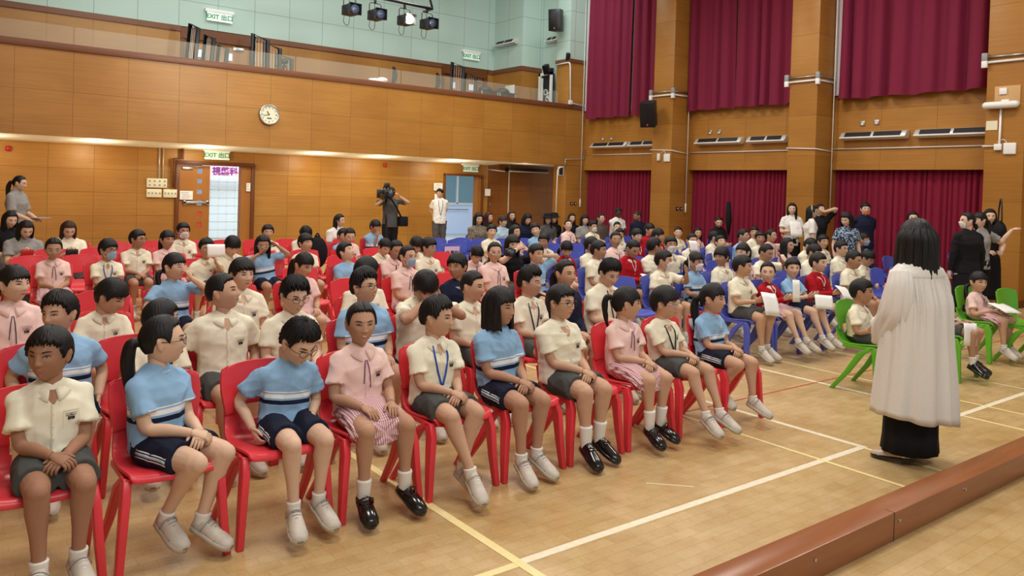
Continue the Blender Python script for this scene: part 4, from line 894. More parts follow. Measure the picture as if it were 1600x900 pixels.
def wrinkle(me, amp, sc=26, seed=0):
    V = get_co(me); n = np.empty(len(V)*3); me.vertices.foreach_get('normal', n); n = n.reshape(-1, 3); r = np.random.RandomState(seed); k = np.zeros(len(V))
    for i in range(6):
        w = r.normal(size=3)*np.array([1, 1, .8])*sc*(.6+.3*i); q = V@w+r.uniform(0, 6)+1.2*np.sin(V@(r.normal(size=3)*14)); k += (1-np.abs(np.sin(q)))**2/(1+.5*i)
    k = (k-k.mean()); set_co(me, V+n*(amp*k)[:, None])
LOGO = {}
def logo_mesh():
    m = MB(); r = np.random.RandomState(3)
    for i in range(14): m.box((-.026+.004*i, 0, .016), (.0026, .0016, .003))
    for i in range(12):
        if not 5 <= i <= 6: m.box((-.024+.0042*i, 0, .006), (.0028, .0016, .0035))
    me = text_mesh('德信', .017, .0008, .0006); q = get_co(me)@rotx(PI/2).T+np.array([0, 0, -.009]); k = MB(); k.add(q, [tuple(p.vertices) for p in me.polygons]); m.add(k.V(), k.f)
    m2 = MB().ell((0, 0, .007), (.0035, .001, .0045), 10, 6); return mesh_of(m, 'logo', False), mesh_of(m2, 'crest')
LOGO = logo_mesh()

def person(label, x, y, top='C', hair='short', th=0.0, pitch=0.0, roll=0.0, ztop=1.12, lod=2, sit=True, rz=0.0, lean=(0, 0), tw=0.0, hands='clasp', legs='hang', glasses=None, mask=None, lany=None,
           skin='skin_mid', plump=1.0, bottom=None, shoes=None, hairm='hair_black', smile=False, group=None, tag_cat='person', girl=None, adult=False, hs=None, seath=.43, extra=None, sleeves=None, socks=None, lname='person', hl=None, hr=None, hat=False, hband=False, shirtcol=None, knee=None, skirtz=None):
    """x, y: floor position of the seat centre (or the feet); th: image-relative head angle handled by the caller -> yaw here in degrees towards +x"""
    t = thing(lname, label, tag_cat, (x, y, 0), rz, group)
    girl = (top == 'P') if girl is None else girl
    hs = hs if hs else 1.07
    S = (1.16 if adult else 1.0)
    if sit:
        k = (ztop-seath)/.69; S = S*max(.9, min(1.15, k)); P0 = np.array([0, .075, seath+.075]); 
        piv = np.array([lean[0], .075+lean[1], ztop-.232*hs])
    else:
        S = ztop/1.62*1.14; P0 = np.array([0, .0, ztop*.525]); piv = np.array([lean[0], lean[1], ztop-.232*hs])
        hs = hs if hs != 1.0 else 1.03
    sw = .120*S*(1.10 if adult or not girl else 1); Rt = rotz(tw)
    C = np.array([piv[0], piv[1]+.006, piv[2]-.050*S])   # shoulder centre
    sp = lambda f: P0*(1-f)+C*f
    sh = {s: C+Rt@np.array([s*sw, 0, 0]) for s in (-1, 1)}
    ua, fa = .235*S, .215*S
    if sit: ua, fa = .225*S, .205*S
    HH = {}
    zl = P0[2]+.055*S
    if sit:
        presets = {'clasp': {-1: ((-.022, -.17, zl+.022), (.8, -.5, -.35), (.3, .2, -1)), 1: ((.030, -.165, zl+.012), (-.8, -.5, -.3), (-.2, .3, -1))},
                   'lap': {-1: ((-.085, -.15, zl+.012), (.25, -1, -.25), (0, .2, -1)), 1: ((.085, -.15, zl+.012), (-.25, -1, -.25), (0, .2, -1))},
                   'side': {-1: ((-.185, .0, seath+.075), (.1, -.7, -.8), (.9, 0, 0)), 1: ((.185, .0, seath+.075), (-.1, -.7, -.8), (-.9, 0, 0))},
                   'read': {-1: ((-.075, -.19, zl+.08), (.5, -.6, .35), (.4, .5, .4)), 1: ((.075, -.19, zl+.08), (-.5, -.6, .35), (-.4, .5, .4))},
                   'face': {-1: ((-.05, -.09+lean[1], piv[2]-.01), (.15, .12, 1), (.1, 1, 0)), 1: ((.05, -.09+lean[1], piv[2]-.01), (-.15, .12, 1), (-.1, 1, 0))},
                   'chin': {-1: ((.0, -.07+lean[1], piv[2]-.05), (.1, .1, 1), (.2, 1, 0)), 1: ((.085, -.15, zl+.012), (-.6, -.8, -.2), (0, .2, -1))},
                   'raiseR': {-1: ((-.085, -.15, zl+.012), (.4, -1, -.25), (0, .2, -1)), 1: ((.10, -.12+lean[1], piv[2]+.04), (-.25, -.1, 1), (-.6, .5, 0))},
                   'headback': {-1: ((-.085, -.15, zl+.012), (.4, -1, -.25), (0, .2, -1)), 1: ((.10, .06+lean[1], piv[2]+.10), (-.7, .5, .2), (-.7, -.5, 0))},
                   'uparms': {-1: ((-.16, -.16, piv[2]+.02), (0, -.2, 1), (.6, -.6, 0)), 1: ((.12, .02, piv[2]+.1), (-.8, .2, .3), (-.7, -.3, 0))},
                   'paperup': {-1: ((-.085, -.15, zl+.012), (.4, -1, -.25), (0, .2, -1)), 1: ((.11, -.2, piv[2]-.01), (-.1, -.2, 1), (-.7, .2, 0))},
                   'phone': {-1: ((-.045, -.24, piv[2]-.20), (.5, -.55, .5), (.2, .6, .5)), 1: ((.045, -.24, piv[2]-.20), (-.5, -.55, .5), (-.2, .6, .5))},
                   'camera': {-1: ((-.09, -.15, piv[2]+.08), (.6, -.5, .4), (.6, .2, 0)), 1: ((.09, -.15, piv[2]+.05), (-.6, -.5, .4), (-.6, .2, 0))}}
    else:
        z5 = ztop*.50
        presets = {'down': {-1: ((-.20*S, -.03, z5), (.02, -.12, -1), (1, 0, 0)), 1: ((.20*S, -.03, z5), (-.02, -.12, -1), (-1, 0, 0))},
                   'behind': {-1: ((-.09, .16, z5+.07), (.7, .2, -.6), (0, 1, 0)), 1: ((.09, .16, z5+.07), (-.7, .2, -.6), (0, 1, 0))},
                   'read': {-1: ((-.08, -.24, ztop*.66), (.6, -.5, .4), (.3, .6, .3)), 1: ((.08, -.24, ztop*.66), (-.6, -.5, .4), (-.3, .6, .3))},
                   'camera': {-1: ((-.20, -.22, ztop*.86), (.5, -.3, .7), (.7, 0, .2)), 1: ((.12, -.20, ztop*.88), (-.4, -.3, .7), (-.7, 0, .2))},
                   'up': {-1: ((-.2, -.05, z5), (.02, -.1, -1), (1, 0, 0)), 1: ((.10, -.13, ztop*.90), (-.3, .1, 1), (-.5, .7, 0))},
                   'reachR': {-1: ((-.2, -.05, z5), (.02, -.1, -1), (1, 0, 0)), 1: ((.50, -.10, ztop*.845), (1, -.1, .05), (0, 0, -1))},
                   'hold': {-1: ((-.10, -.26, ztop*.60), (.5, -.8, .1), (.3, .2, -.6)), 1: ((.10, -.26, ztop*.60), (-.5, -.8, .1), (-.3, .2, -.6))}}
    hp = presets[hands]
    if hl: hp = {**hp, -1: hl}
    if hr: hp = {**hp, 1: hr}
    el, wr = {}, {}
    for s in (-1, 1):
        tgt, dv, pn = hp[s]
        hint = (s*.55, .75, -.55) if hands not in ('uparms', 'headback', 'face', 'raiseR', 'camera', 'reachR') else (s*.9, -.1, -.55)
        el[s], wr[s] = ik(sh[s], tgt, ua, fa, hint)
    # legs
    hw = .072*S; kn, an, toe = {}, {}, {}
    for s in (-1, 1):
        if sit:
            L1 = .335*S; L2 = .33*min(S, 1.0) if not adult else .40; kx = s*(.085 if legs != 'wide' else .12)
            kz = seath+.045; ky = -.265 if not adult else -.33
            kv = np.array([kx, ky, kz]); st = knee
            if legs == 'hang': av = np.array([kx*.85, ky+.01+s*.02, kz-L2])
            elif legs == 'fwd': av = np.array([kx*.9, ky-.13, kz-L2*.93])
            elif legs == 'tuck': av = np.array([kx*.8, ky+.13, kz-L2*.94])
            elif legs == 'mixed': av = np.array([kx*.85, ky+(.16 if s < 0 else -.03), kz-L2*.93+(.05 if s < 0 else 0)])
            elif legs == 'cross': av = np.array([kx*.3+s*-.02, ky-.05+s*.06, kz-L2*.95])
            elif legs == 'tuckback': av = np.array([kx*.6-.02, ky+.2 if s < 0 else ky+.08, kz-L2*.88 if s < 0 else kz-L2*.97])
            else: av = np.array([kx, ky+.01, kz-L2])
            if av[2] < .085: av[2] = .085
            kn[s], an[s] = kv, av; toe[s] = _n([s*.18, -1, -.12 if av[2] < .13 else -.4])
        else:
            st = .02*(1 if s > 0 else -1); an[s] = np.array([s*.085*S, .02+st, .085]); kn[s] = np.array([s*.08*S, -.01+st, ztop*.285]); toe[s] = _n([s*.25, -1, -.12])
    # ---------------- body mesh
    vox = {0: .0068, 1: .010, 2: .015}[lod]
    tr = .93 if lod < 2 else .90; pl = plump
    B = MB()
    B.rings([ell_ring(sp(f), rx*S*tr*pl, ry*S*tr*pl, 22) for f, rx, ry in ((-.12, .085, .07), (.0, .122, .095), (.35, .115, .085), (.75, .122, .080), (.93, .105, .062), (1.0, .08, .05))])
    nb = piv+np.array([0, .012, .045*hs]); B.tube([C+(0, .005, .0), C+(0, .0, .02), piv+(0, .004, -.02), nb, nb+(0, 0, .02)], [(.05*S, .075*S), .048*S, .043*hs, .043*hs, .04*hs] if adult or not girl else [(.045*S, .065*S), .044*S, .038*hs, .038*hs, .036*hs], 16)
    for s in (-1, 1):
        B.tube([C+(0, 0, .012*S), C+Rt@np.array([s*sw*.8, 0, -.03*S])], [.040*S, .032*S], 12); B.tube(*smooth_path([sh[s]+np.array([0, 0, -.03*S]), sh[s]*.8+el[s]*.2, sh[s]*.5+el[s]*.5, el[s], el[s]*.55+wr[s]*.45, wr[s]], 3, [r*S*(.55+.45*pl) for r in (.036, .040, .036, .0315, .031, .0215)]), 12)
        hipp = P0+np.array([s*hw, 0, -.01]); k_, a_ = kn[s], an[s]
        B.tube(*smooth_path([P0+np.array([s*hw*.7, .02, .0]), hipp+(k_-hipp)*.15, hipp*.5+k_*.5, k_], 3, [r*S*(.5+.5*pl) for r in (.07, .076, .068, .053)]), 14)
        sd = _n(a_-k_); bk = np.array([0, 1.0, 0]); bk = _n(bk-bk.dot(sd)*sd)
        B.tube(*smooth_path([k_-sd*.02, k_+sd*.02, k_*.72+a_*.28+bk*.010, k_*.4+a_*.6+bk*.004, a_], 3, [r*S*(.5+.5*pl) for r in (.045, .050, .049, .034, .027)]), 14)
        B.ell(k_+np.array([0, -.012 if sit else -.008, 0]), (.046*S, .046*S, .046*S), 12, 8)
    body = remesh(B, vox, 3, 'body')
    # extras appended: head and hands
    hd = HEADS[lod]; yaw = th; Rh = rotz(math.radians(yaw))@rotx(math.radians(-pitch))@roty(math.radians(roll)); Rh = rotz(math.radians(yaw))@rotx(math.radians(pitch))@roty(math.radians(roll))
    hc = piv+Rh@np.array([0, -.018, .112])*hs; HM = m4(Rh, hc, hs)
    M = MB(); M.add(get_co(body), [tuple(p.vertices) for p in body.polygons]); M.add(hd.V()*hs@Rh.T+hc, hd.f)
    for s in (-1, 1):
        _, dv, pn = hp[s]; ax = _n(wr[s]-el[s]); dv = _n(np.array(dv, float)+ax*.5)
        hand_mb(M, wr[s]-dv*.004, dv, pn, -s, S*.94 if not adult else 1.05, .9 if hands in ('clasp', 'camera', 'phone', 'read') else .55, lod)
    bpy.data.meshes.remove(body); bm = mesh_of(M, 'body'); ob = link('body', bm, skin, t)
    # ---------------- face and hair
    HL = lambda nm, me, mt, par=ob: link(nm, me, mt, par, HM)
    if not (lod == 2 and abs(yaw) > 150):
        for s in (-1, 1):
            e = link('eye', FACE['eye', s], 'eye_white', t, HM); link('iris', FACE['iris', s], 'iris', e)
            if lod < 2: link('eyelid', FACE['lid', s], 'brow', e)
            link('eyebrow', FACE['brow', s], 'brow', t, HM)
        if not mask:
            li = link('lips', FACE['lips'], 'lip' if not adult else 'lip', t, HM)
            if smile: link('teeth', FACE['mouth_open'], 'teeth', li)
            elif lod < 2: link('mouth_line', FACE['mouth_line'], 'lip_dark', li)
    if hair: link('hair', HAIR[hair], hairm, t, HM)
    if glasses: link('glasses', FACE['glasses'], 'frame_'+glasses, t, HM)
    if mask: mk = link('face_mask', FACE['mask'], 'mask_'+mask, t, HM); link('ear_loop', FACE['mask_loop'], 'mask_white', mk)
    if hat: link('hat', HAT, 'cloth_blackish', t, HM)
    if hband: link('hair_band', HBAND, 'cloth_white', t, HM)
    # ---------------- top
    cv = {0: .0085, 1: .012, 2: .0165}[lod]; T = MB(); jk = top in ('R', 'N')
    e = .006 if jk else 0
    bot = -.10 if sit else -.16
    if top in ('C', 'P', 'W') and not sit: bot = -.14
    secs = [(bot, .150, .122) if top in 'CP' else (bot, .142, .114), (.02, .146, .118), (.25, .137, .110), (.5, .138, .106), (.74, .146, .104), (.90, .136, .092), (1.0, .104, .070), (1.08, .064, .056)]
    if girl and adult: secs = [(bot, .138, .112), (.02, .135, .106), (.25, .112, .09), (.5, .12, .096), (.72, .138, .116), (.90, .136, .09), (1.0, .100, .068), (1.06, .052, .048)]
    T.rings([ell_ring(sp(f)+np.array([0, (-.02 if sit and f < .1 else 0), 0]), (rx+e)*S*pl*(1.0 if f > .7 else 1.02), (ry+e)*S*pl, 30, Rt if f > .6 else None) for f, rx, ry in secs])
    longs = sleeves == 'long' or jk
    for s in (-1, 1):
        T.tube([C+Rt@np.array([0, .004, .018*S]), C+Rt@np.array([s*sw*.5, .004, .0]), C+Rt@np.array([s*sw*.92, .0, -.026*S])], [(.058*S, .062*S), (.050*S, .056*S), (.044*S, .046*S)], 14, up=(0, 0, 1))
        T.ell(sh[s]+np.array([0, 0, -.028*S]), (.050*S, .052*S, .050*S), 14, 9)
        a = C+Rt@np.array([s*sw*.8, 0, -.03*S]); b = el[s]*.72+sh[s]*.28 if sleeves != 'half' else el[s]*.9+sh[s]*.1
        g0 = sh[s]*.86+el[s]*.14+np.array([0, 0, -.006])
        if longs: T.tube(*smooth_path([sh[s]*.97+el[s]*.03+np.array([0, 0, -.012]), g0, sh[s]*.5+el[s]*.5, el[s], el[s]*.5+wr[s]*.5, wr[s]], 3, [r*S for r in (.044, .052, .048, .045, .040, .032)]), 16)
        else: T.tube([sh[s]*.97+el[s]*.03+np.array([0, 0, -.012]), g0, g0*.4+b*.6, b], [r*S*(.6+.4*pl) for r in (.042, .048, .053, .061)], 18)
    tm = remesh(T, cv, 3, 'shirt'); wrinkle(tm, .0062 if lod else .0075, 13, int(abs(x*100))+3)
    up = C-P0; Lp = np.linalg.norm(up); u = up/Lp; V = get_co(tm)
    if top == 'B':
        f = (V-P0)@u/Lp; lat = np.abs((V-P0-np.outer(f*Lp, u))@(Rt@np.array([1.0, 0, 0]))); at = tm.attributes.new('band', 'FLOAT', 'POINT'); at.data.foreach_set('value', np.clip(f, 0, 1).astype(np.float32)); at = tm.attributes.new('trunk', 'FLOAT', 'POINT'); at.data.foreach_set('value', (lat < .140*S*pl).astype(np.float32))
    tmat = {'C': 'cloth_cream', 'P': 'cloth_pink', 'B': 'cloth_pe', 'R': 'cloth_red', 'N': 'cloth_navy', 'W': 'cloth_white'}.get(top, top)
    tn = {'C': 'shirt', 'P': 'blouse', 'B': 'sports_shirt', 'R': 'cardigan', 'N': 'jacket'}.get(top, 'shirt'); so = link(tn, tm, tmat, t)
    # ray helper on the front of the shirt
    bt = BVHTree.FromPolygons([tuple(v) for v in get_co(tm)], [tuple(p.vertices) for p in tm.polygons]) if lod < 2 or top in 'CPRN' else None
    def front(xx, f, off=.002):
        o = sp(f)+Rt@np.array([xx, -.4, 0]); d = Rt@np.array([0, 1.0, 0]); h = bt.ray_cast(Vector(o), Vector(d)); return (np.array(h[0]) if h[0] else o+d*.3)-d*off
    if top in 'CPRNW':
        cm = {'C': 'cloth_cream', 'P': 'cloth_pink', 'R': 'cloth_white', 'N': 'cloth_ltblue', 'W': 'cloth_white'}[top]
        co = MB(); nn = 15
        for s in (-1, 1):
            G = []
            for i in range(nn):
                q = i/(nn-1); a = math.radians(8+172*q); ri = .044*S; ro = (.083-.010*q)*S; dz = .036*(1-.2*q)
                inner = C+Rt@np.array([s*ri*math.sin(a), -ri*1.08*math.cos(a)+.004, .046*S-.012*(1-q)*S]); outer = C+Rt@np.array([s*(ro*math.sin(a)+(.010*(1-q))*S), -ro*1.0*math.cos(a)-.014*(1-q), .046*S-dz*S-.040*max(0, 1-q*2.6)*S])
                G.append([inner, inner*.5+outer*.5+np.array([0, 0, .006]), outer])
            V1 = np.array(G).reshape(-1, 3); Fc = [(i*3+j, i*3+j+1, (i+1)*3+j+1, (i+1)*3+j) for i in range(nn-1) for j in range(2)]; co.add(V1, Fc)
        cme = run_mods(co, [('SOLIDIFY', dict(thickness=.004, offset=0))], 'collar'); cme.polygons.foreach_set('use_smooth', [True]*len(cme.polygons)); link('collar', cme, cm, t)
    if bt and top in 'CRN' and not girl:
        # open neck: skin of the throat between the collar points
        vm = MB(); P = [front(0, f, -.004 if f > .95 else -.001) for f in (1.04, .99, .94, .90)]
        for s in (-1, 1): pass
        vme = MB(); A = [front(u_*w_*S, f_, .0022) for f_, w_ in ((1.06, .036), (1.02, .034), (.98, .028), (.94, .020), (.90, .012), (.865, .003)) for u_ in (-1, 0, 1)]; nA = len(A)
        vme.add(A+[a+np.array([0, .005, 0]) for a in A], [(i*3+j, i*3+j+1, i*3+j+4, i*3+j+3) for i in range(5) for j in range(2)]+[(nA+i*3+j+3, nA+i*3+j+4, nA+i*3+j+1, nA+i*3+j) for i in range(5) for j in range(2)])
        if top == 'C' and not lany == 'tie': link('open_neck', mesh_of(vme, 'neck', False), skin, so)
    if bt and lod < 2 and top in 'CP':
        pk = [front(0, f, .0012) for f in np.linspace(.86, .08, 12)]; m = MB()
        for a, b in zip(pk[:-1], pk[1:]):
            c = (a+b)/2; 
        wv = Rt@np.array([.011*S, 0, 0]); m.add([p+w for p in pk for w in (-wv, wv)]+[p+w+np.array([0, .004, 0]) for p in pk for w in (-wv, wv)], [(2*i, 2*i+1, 2*i+3, 2*i+2) for i in range(11)]+[(24+2*i+2, 24+2*i+3, 24+2*i+1, 24+2*i) for i in range(11)]+[(2*i, 2*i+2, 24+2*i+2, 24+2*i) for i in range(11)]+[(2*i+3, 2*i+1, 24+2*i+1, 24+2*i+3) for i in range(11)])
        link('placket', mesh_of(m, 'placket'), tmat, so)
        for f in (.72, .54, .36, .18):
            p = front(0, f, .004); link('button', mesh_of(MB().tube([p, p+np.array([0, .003, 0])], .0042*S, 8), 'button', False), 'cloth_white', so)
    if bt and top in 'CP':
        p = front(.072*S, .66, .003); q1, q2 = front(.045*S, .66, .003), front(.098*S, .66, .003); q3 = front(.072*S, .56, .003)
        ex = _n(q2-q1); ez = _n(p-q3); ez = _n(ez-ez.dot(ex)*ex); ey = np.cross(ez, ex); Rl = np.stack([ex, ey, ez], 1)
        if lod < 2:
            pm = MB().box((0, .0, .030), (.066, .0020, .004)).box((-.033, .0, -.008), (.0014, .0018, .075)).box((.033, .0, -.008), (.0014, .0018, .075)); link('pocket', mesh_of(pm, 'pocket', False), tmat, so, m4(Rl, p, S))
        lg = link('logo', LOGO[0], 'cloth_navy', so, m4(Rl, p-ey*.0012*S, S*.9))
        if lod < 2: link('crest', LOGO[1], 'cloth_red', so, m4(Rl, p-ey*.0012*S, S))
    if top == 'P' and bt:
        for s, f1 in ((-1, .52), (1, .44)):
            if lod == 2 and s > 0: continue
            m = MB().tube([front(s*.004, .93, .006), front(s*.012, .8, .005), front(s*.017, (f1+.8)/2, .005), front(s*.02, f1, .005)], .0028 if lod < 2 else .006, 5); link('ribbon', mesh_of(m, 'ribbon'), 'cloth_navy' if lod else 'ink_violet', so)
    if top == 'R' and bt:
        for s in (-1, 1):
            P = [front(s*.042, .99, .002), front(s*.028, .84, .003), front(s*.003, .64, .003)]; link('trim_stripe', mesh_of(MB().tube(smooth_path(P, 4), .0045, 5), 'trim'), 'cloth_white', so)
        A = [front(-.040, .98, .001), front(.040, .98, .001), front(0, .66, .001)]; vme = MB(); vme.add(A+[a+np.array([0, .006, 0]) for a in A], [(0, 1, 2), (5, 4, 3), (0, 3, 4, 1), (1, 4, 5, 2), (2, 5, 3, 0)]); link('shirt_front', mesh_of(vme, 'v', False), 'cloth_pink' if girl else 'cloth_cream', so)
        m = MB()
        for f in (.55, .42, .29, .16): p = front(0, f, .003); m = MB().tube([p, p+np.array([0, .003, 0])], .005, 8); link('button', mesh_of(m, 'button', False), 'cloth_white', so)
    if top == 'B' and lod < 2 and bt:
        m = MB(); n_ = 20; link('neckband', mesh_of(MB().tube([C+Rt@np.array([.052*S*math.sin(a), -.052*S*math.cos(a)-.004, .034*S-.012*math.cos(a)]) for a in np.linspace(0, 2*PI, 25)], .005, 6), 'nb'), 'cloth_ltblue', so)
    if lany:
        lm = 'lanyard_'+lany
        if bt is None: bt = BVHTree.FromPolygons([tuple(v) for v in get_co(tm)], [tuple(p.vertices) for p in tm.polygons])
        P = [front(-.040*S, 1.03, .004), front(-.046*S, .85, .006), front(-.026*S, .55, .006), front(-.002, .26, .007)]; Q = [front(.040*S, 1.03, .004), front(.046*S, .85, .006), front(.028*S, .55, .006), front(.002, .26, .007)]
        ly = link('lanyard', mesh_of(MB().tube(smooth_path(P, 4), (.0075, .0016), 6, 1, (1, 0, 0)).tube(smooth_path(Q, 4), [(.0075, .0016)]*13, 6, 1, (1, 0, 0)) if False else MB().tube(smooth_path(P, 4), .0055, 6).tube(smooth_path(Q, 4), .0055, 6), 'ly'), lm, t)
        p = front(0, .16, .008); link('badge', bevelled(MB().box(p, (.055, .004, .08)), 'bd', .002), 'badge_clear', ly)
    # ---------------- bottom
    bottom = bottom or {'C': 'shorts', 'P': 'skirt', 'B': 'pe', 'R': 'skirt' if girl else 'shorts', 'N': 'pe'}.get(top, 'trousers'); Q = MB(); bmat = {'shorts': 'cloth_shorts', 'pe': 'cloth_navyshorts', 'skirt': 'cloth_check', 'trousers': 'cloth_dgrey', 'black': 'cloth_blackish', 'longskirt': 'cloth_blackish'}[bottom]
    if bottom in ('shorts', 'pe', 'trousers', 'black'):
        Q.rings([ell_ring(sp(f), rx*S*pl, ry*S*pl, 26) for f, rx, ry in ((-.24 if sit else -.22, .115, .09), (-.05, .133, .108), (.10, .132, .102), (.2, .122, .094))])
        full = bottom in ('trousers', 'black')
        for s in (-1, 1):
            hipp = P0+np.array([s*hw, 0, -.012]); k_, a_ = kn[s], an[s]; ff = .78 if bottom == 'shorts' else .74
            if full: Q.tube(*smooth_path([hipp, hipp*.5+k_*.5, k_, k_*.5+a_*.5, a_+np.array([0, 0, -.01])], 3, [r*S for r in (.09, .082, .068, .058, .055)]), 18)
            else:
                kk = hipp+(k_-hipp)*ff if sit else hipp+(k_-hipp)*.8; Q.tube([P0+np.array([s*hw*.8, .01, 0]), hipp+(k_-hipp)*.2, hipp*.5+kk*.5, kk], [(a*S*(.5+.5*pl)) for a in (.082, .088, .085, .084)], 20)
        qm = remesh(Q, cv, 3, 'shorts'); wrinkle(qm, .0055, 15, 5); bo = link({'trousers': 'trousers', 'black': 'trousers'}.get(bottom, 'shorts'), qm, bmat, t)
        if bottom == 'pe' and lod < 2:
            qb = BVHTree.FromPolygons([tuple(v) for v in get_co(qm)], [tuple(p.vertices) for p in qm.polygons])
            for s in (-1, 1):
                for dz, rr_, mt_ in ((.017, .0032, 'cloth_white'), (.002, .0090, 'cloth_ltblue'), (-.013, .0028, 'cloth_white')):
                    P = []
                    for q in np.linspace(.12, .70, 8):
                        c = (P0+np.array([s*hw, 0, -.012]))*(1-q)+kn[s]*q+np.array([0, 0, dz]); h = qb.ray_cast(Vector(c+np.array([s*.3, 0, 0])), Vector((-s, 0, 0))); P.append((np.array(h[0]) if h[0] else c)+np.array([s*.0015, 0, 0]))
                    link('side_stripe', mesh_of(MB().tube([p_-np.array([s*rr_*.75, 0, 0]) for p_ in P], rr_, 8), 'stripe'), mt_, bo)
    elif bottom == 'skirt' and sit:
        R = []
        for q, rx, rz_, dz in ((-.12, .13, .07, .0), (0, .150, .088, .004), (.3, .165, .086, .006), (.6, .176, .078, .004), (.84, .186, .066, -.010), (.97, .19, .060, -.028)):
            c = P0+(np.array([0, kn[1][1], kn[1][2]])-P0)*np.array([0, 1, 1])*q+np.array([0, 0, dz]); n = 56; a = np.arange(n)*2*PI/n; pt = 1+(.02+.045*max(q, 0))*np.sin(a*14); xx = rx*S*np.sign(np.cos(a))*np.abs(np.cos(a))**.75*pt; zz = rz_*S*np.sin(a)*pt
            R.append(np.stack([xx, np.full(n, c[1])-.018*np.sin(a*7)*max(q, 0)**2, c[2]+zz], 1))
        Q.rings(R); Q.rings([ell_ring(sp(f), rx*S, ry*S, 26) for f, rx, ry in ((-.2, .12, .095), (0, .136, .108), (.14, .126, .10))])
        qm = remesh(Q, cv*.85, 2, 'skirt'); link('skirt', qm, bmat, t)
    else:
        zb = skirtz or (.50 if bottom == 'skirt' else .25); n = 60; a = np.arange(n)*2*PI/n; R = []
        for z, rx, ry in ((P0[2]+.10*S, .118, .092), (P0[2], .145, .118), (P0[2]-.15, .155, .13), (zb+.1, .165, .14), (zb, .17, .15)): k = max(0, (P0[2]-z)/(P0[2]-zb)); R.append(np.stack([rx*S*np.cos(a)*(1+.03*k*np.sin(a*11)), ry*S*np.sin(a)*(1+.03*k*np.sin(a*11)), np.full(n, z)], 1))
        link('skirt', mesh_of(Q.rings(R), 'skirt'), bmat, t)
    # ---------------- socks and shoes
    shoes = shoes or 'white'; full = bottom in ('trousers', 'black')
    for s in (-1, 1):
        a_, k_ = an[s], kn[s]; d = toe[s]; upv = _n(k_-a_); fw = _n(np.array(d)); 
        if not full and shoes != 'none':
            hgt = {'tall': .36, 'mid': .24, 'low': .12}[socks or ('mid' if shoes == 'black' else 'low')]
            P = [a_+np.array([0, 0, -.035]), a_+(k_-a_)*hgt]; link('sock', mesh_of(MB().tube(*(lambda Pq: (Pq, [(.0315+(.0045+.02*hgt)*(j/12)+(.0011 if j % 2 else -.0006)*(j > 4))*S for j in range(13)]))([P[0]+(P[-1]-P[0])*j/12 for j in range(13)]), 16), 'sock'), 'sock', t)
        sx = _n(np.cross(fw, (0, 0, 1))); uz = np.cross(sx, fw); heel = a_+np.array([0, 0, -.045])-fw*.045; Ls = (.226 if not adult else .25)*max(.95, min(S, 1.08)); R = []; R2 = []
        for q, w, h, z0 in ((0, .018, .045, 0), (.04, .031, .068, 0), (.2, .036, .074, 0), (.38, .037, .066, 0), (.55, .042, .052, 0), (.75, .044, .042, 0), (.92, .036, .034, 0), (1, .016, .020, .002)):
            c = heel+fw*q*Ls; n = 16; aa = np.arange(n)*2*PI/n; xx = w*np.sign(np.cos(aa))*np.abs(np.cos(aa))**.8; zz = np.where(np.sin(aa) > 0, h*np.sin(aa)**(.9), .0)
            R.append(c+np.outer(xx, sx)+np.outer(zz, uz)); R2.append(c+np.outer(xx*1.10, sx)+np.outer(np.where(np.sin(aa) > 0, .014, -.016)*np.abs(np.sin(aa))**.3, uz))
        sm = {'white': 'shoe_white', 'black': 'shoe_black', 'mary': 'shoe_black', 'beige': 'shoe_beige', 'none': 'cloth_blackish'}[shoes]
        if shoes == 'mary':
            R = [r if 4 <= i else np.where(((r-heel)@uz)[:, None] > .03, r-np.outer(((r-heel)@uz-.03)*1.0, uz), r) for i, r in enumerate(R)]
        sh_ = link('shoe', mesh_of(MB().rings(R), 'shoe'), sm, t)
        link('sole', mesh_of(MB().rings(R2), 'sole'), 'shoe_sole' if shoes == 'white' else 'shoe_black', sh_)
        if lod < 2:
            tp = heel+fw*Ls*.40+uz*.066; m = MB()
            if shoes == 'white':
                for j, q in enumerate((.36, .43, .50, .57)): c = heel+fw*Ls*q+uz*(.072-.030*(q-.3)/.3); m.tube([c-sx*.02-uz*.004, c+uz*.002, c+sx*.02-uz*.004], .0032, 5)
                link('lace', mesh_of(m, 'lace'), 'cloth_grey' if int(abs(x)*10) % 2 else 'cloth_white', sh_)
                for q in (.30, .66):
                    P = [heel+fw*Ls*(q+.03*math.sin(b_))+sx*.0445*math.cos(b_)+uz*(.012+(.060-.045*(q-.3)/.36)*max(0, math.sin(b_))) for b_ in np.linspace(.15, PI-.15, 11)]; link('panel_seam', mesh_of(MB().tube(P, .0022, 5), 'seam'), 'cloth_grey', sh_)
            elif shoes == 'mary': c = heel+fw*Ls*.36+uz*.05; link('strap', mesh_of(MB().tube([c-sx*.040-uz*.03, c-sx*.034, c+uz*.017, c+sx*.034, c+sx*.040-uz*.03], .006, 6), 'strap'), 'shoe_black', sh_)
            elif shoes == 'black': c = heel+fw*Ls*.42+uz*.058; link('strap', bevelled(MB().box((0, 0, 0), (.05, .03, .01)), 'st', .003), 'shoe_black', sh_, m4(np.stack([sx, fw, uz], 1), c))
    return t, dict(wr=wr, el=el, piv=piv, C=C, hc=hc, HM=HM, S=S, front=front, kn=kn, an=an)
# ================================================================ THE AUDIENCE
ORD = ['first', 'second', 'third', 'fourth', 'fifth', 'sixth', 'seventh', 'eighth', 'ninth', 'tenth', 'eleventh', 'twelfth', 'thirteenth', 'fourteenth', 'fifteenth']
WORD = {'C': 'cream school shirt', 'P': 'pink school blouse', 'B': 'light blue striped sports shirt', 'R': 'red cardigan', 'N': 'navy jacket'}
SK = ['skin_tan', 'skin_mid', 'skin_light', 'skin_mid', 'skin_tan', 'skin_mid', 'skin_light']
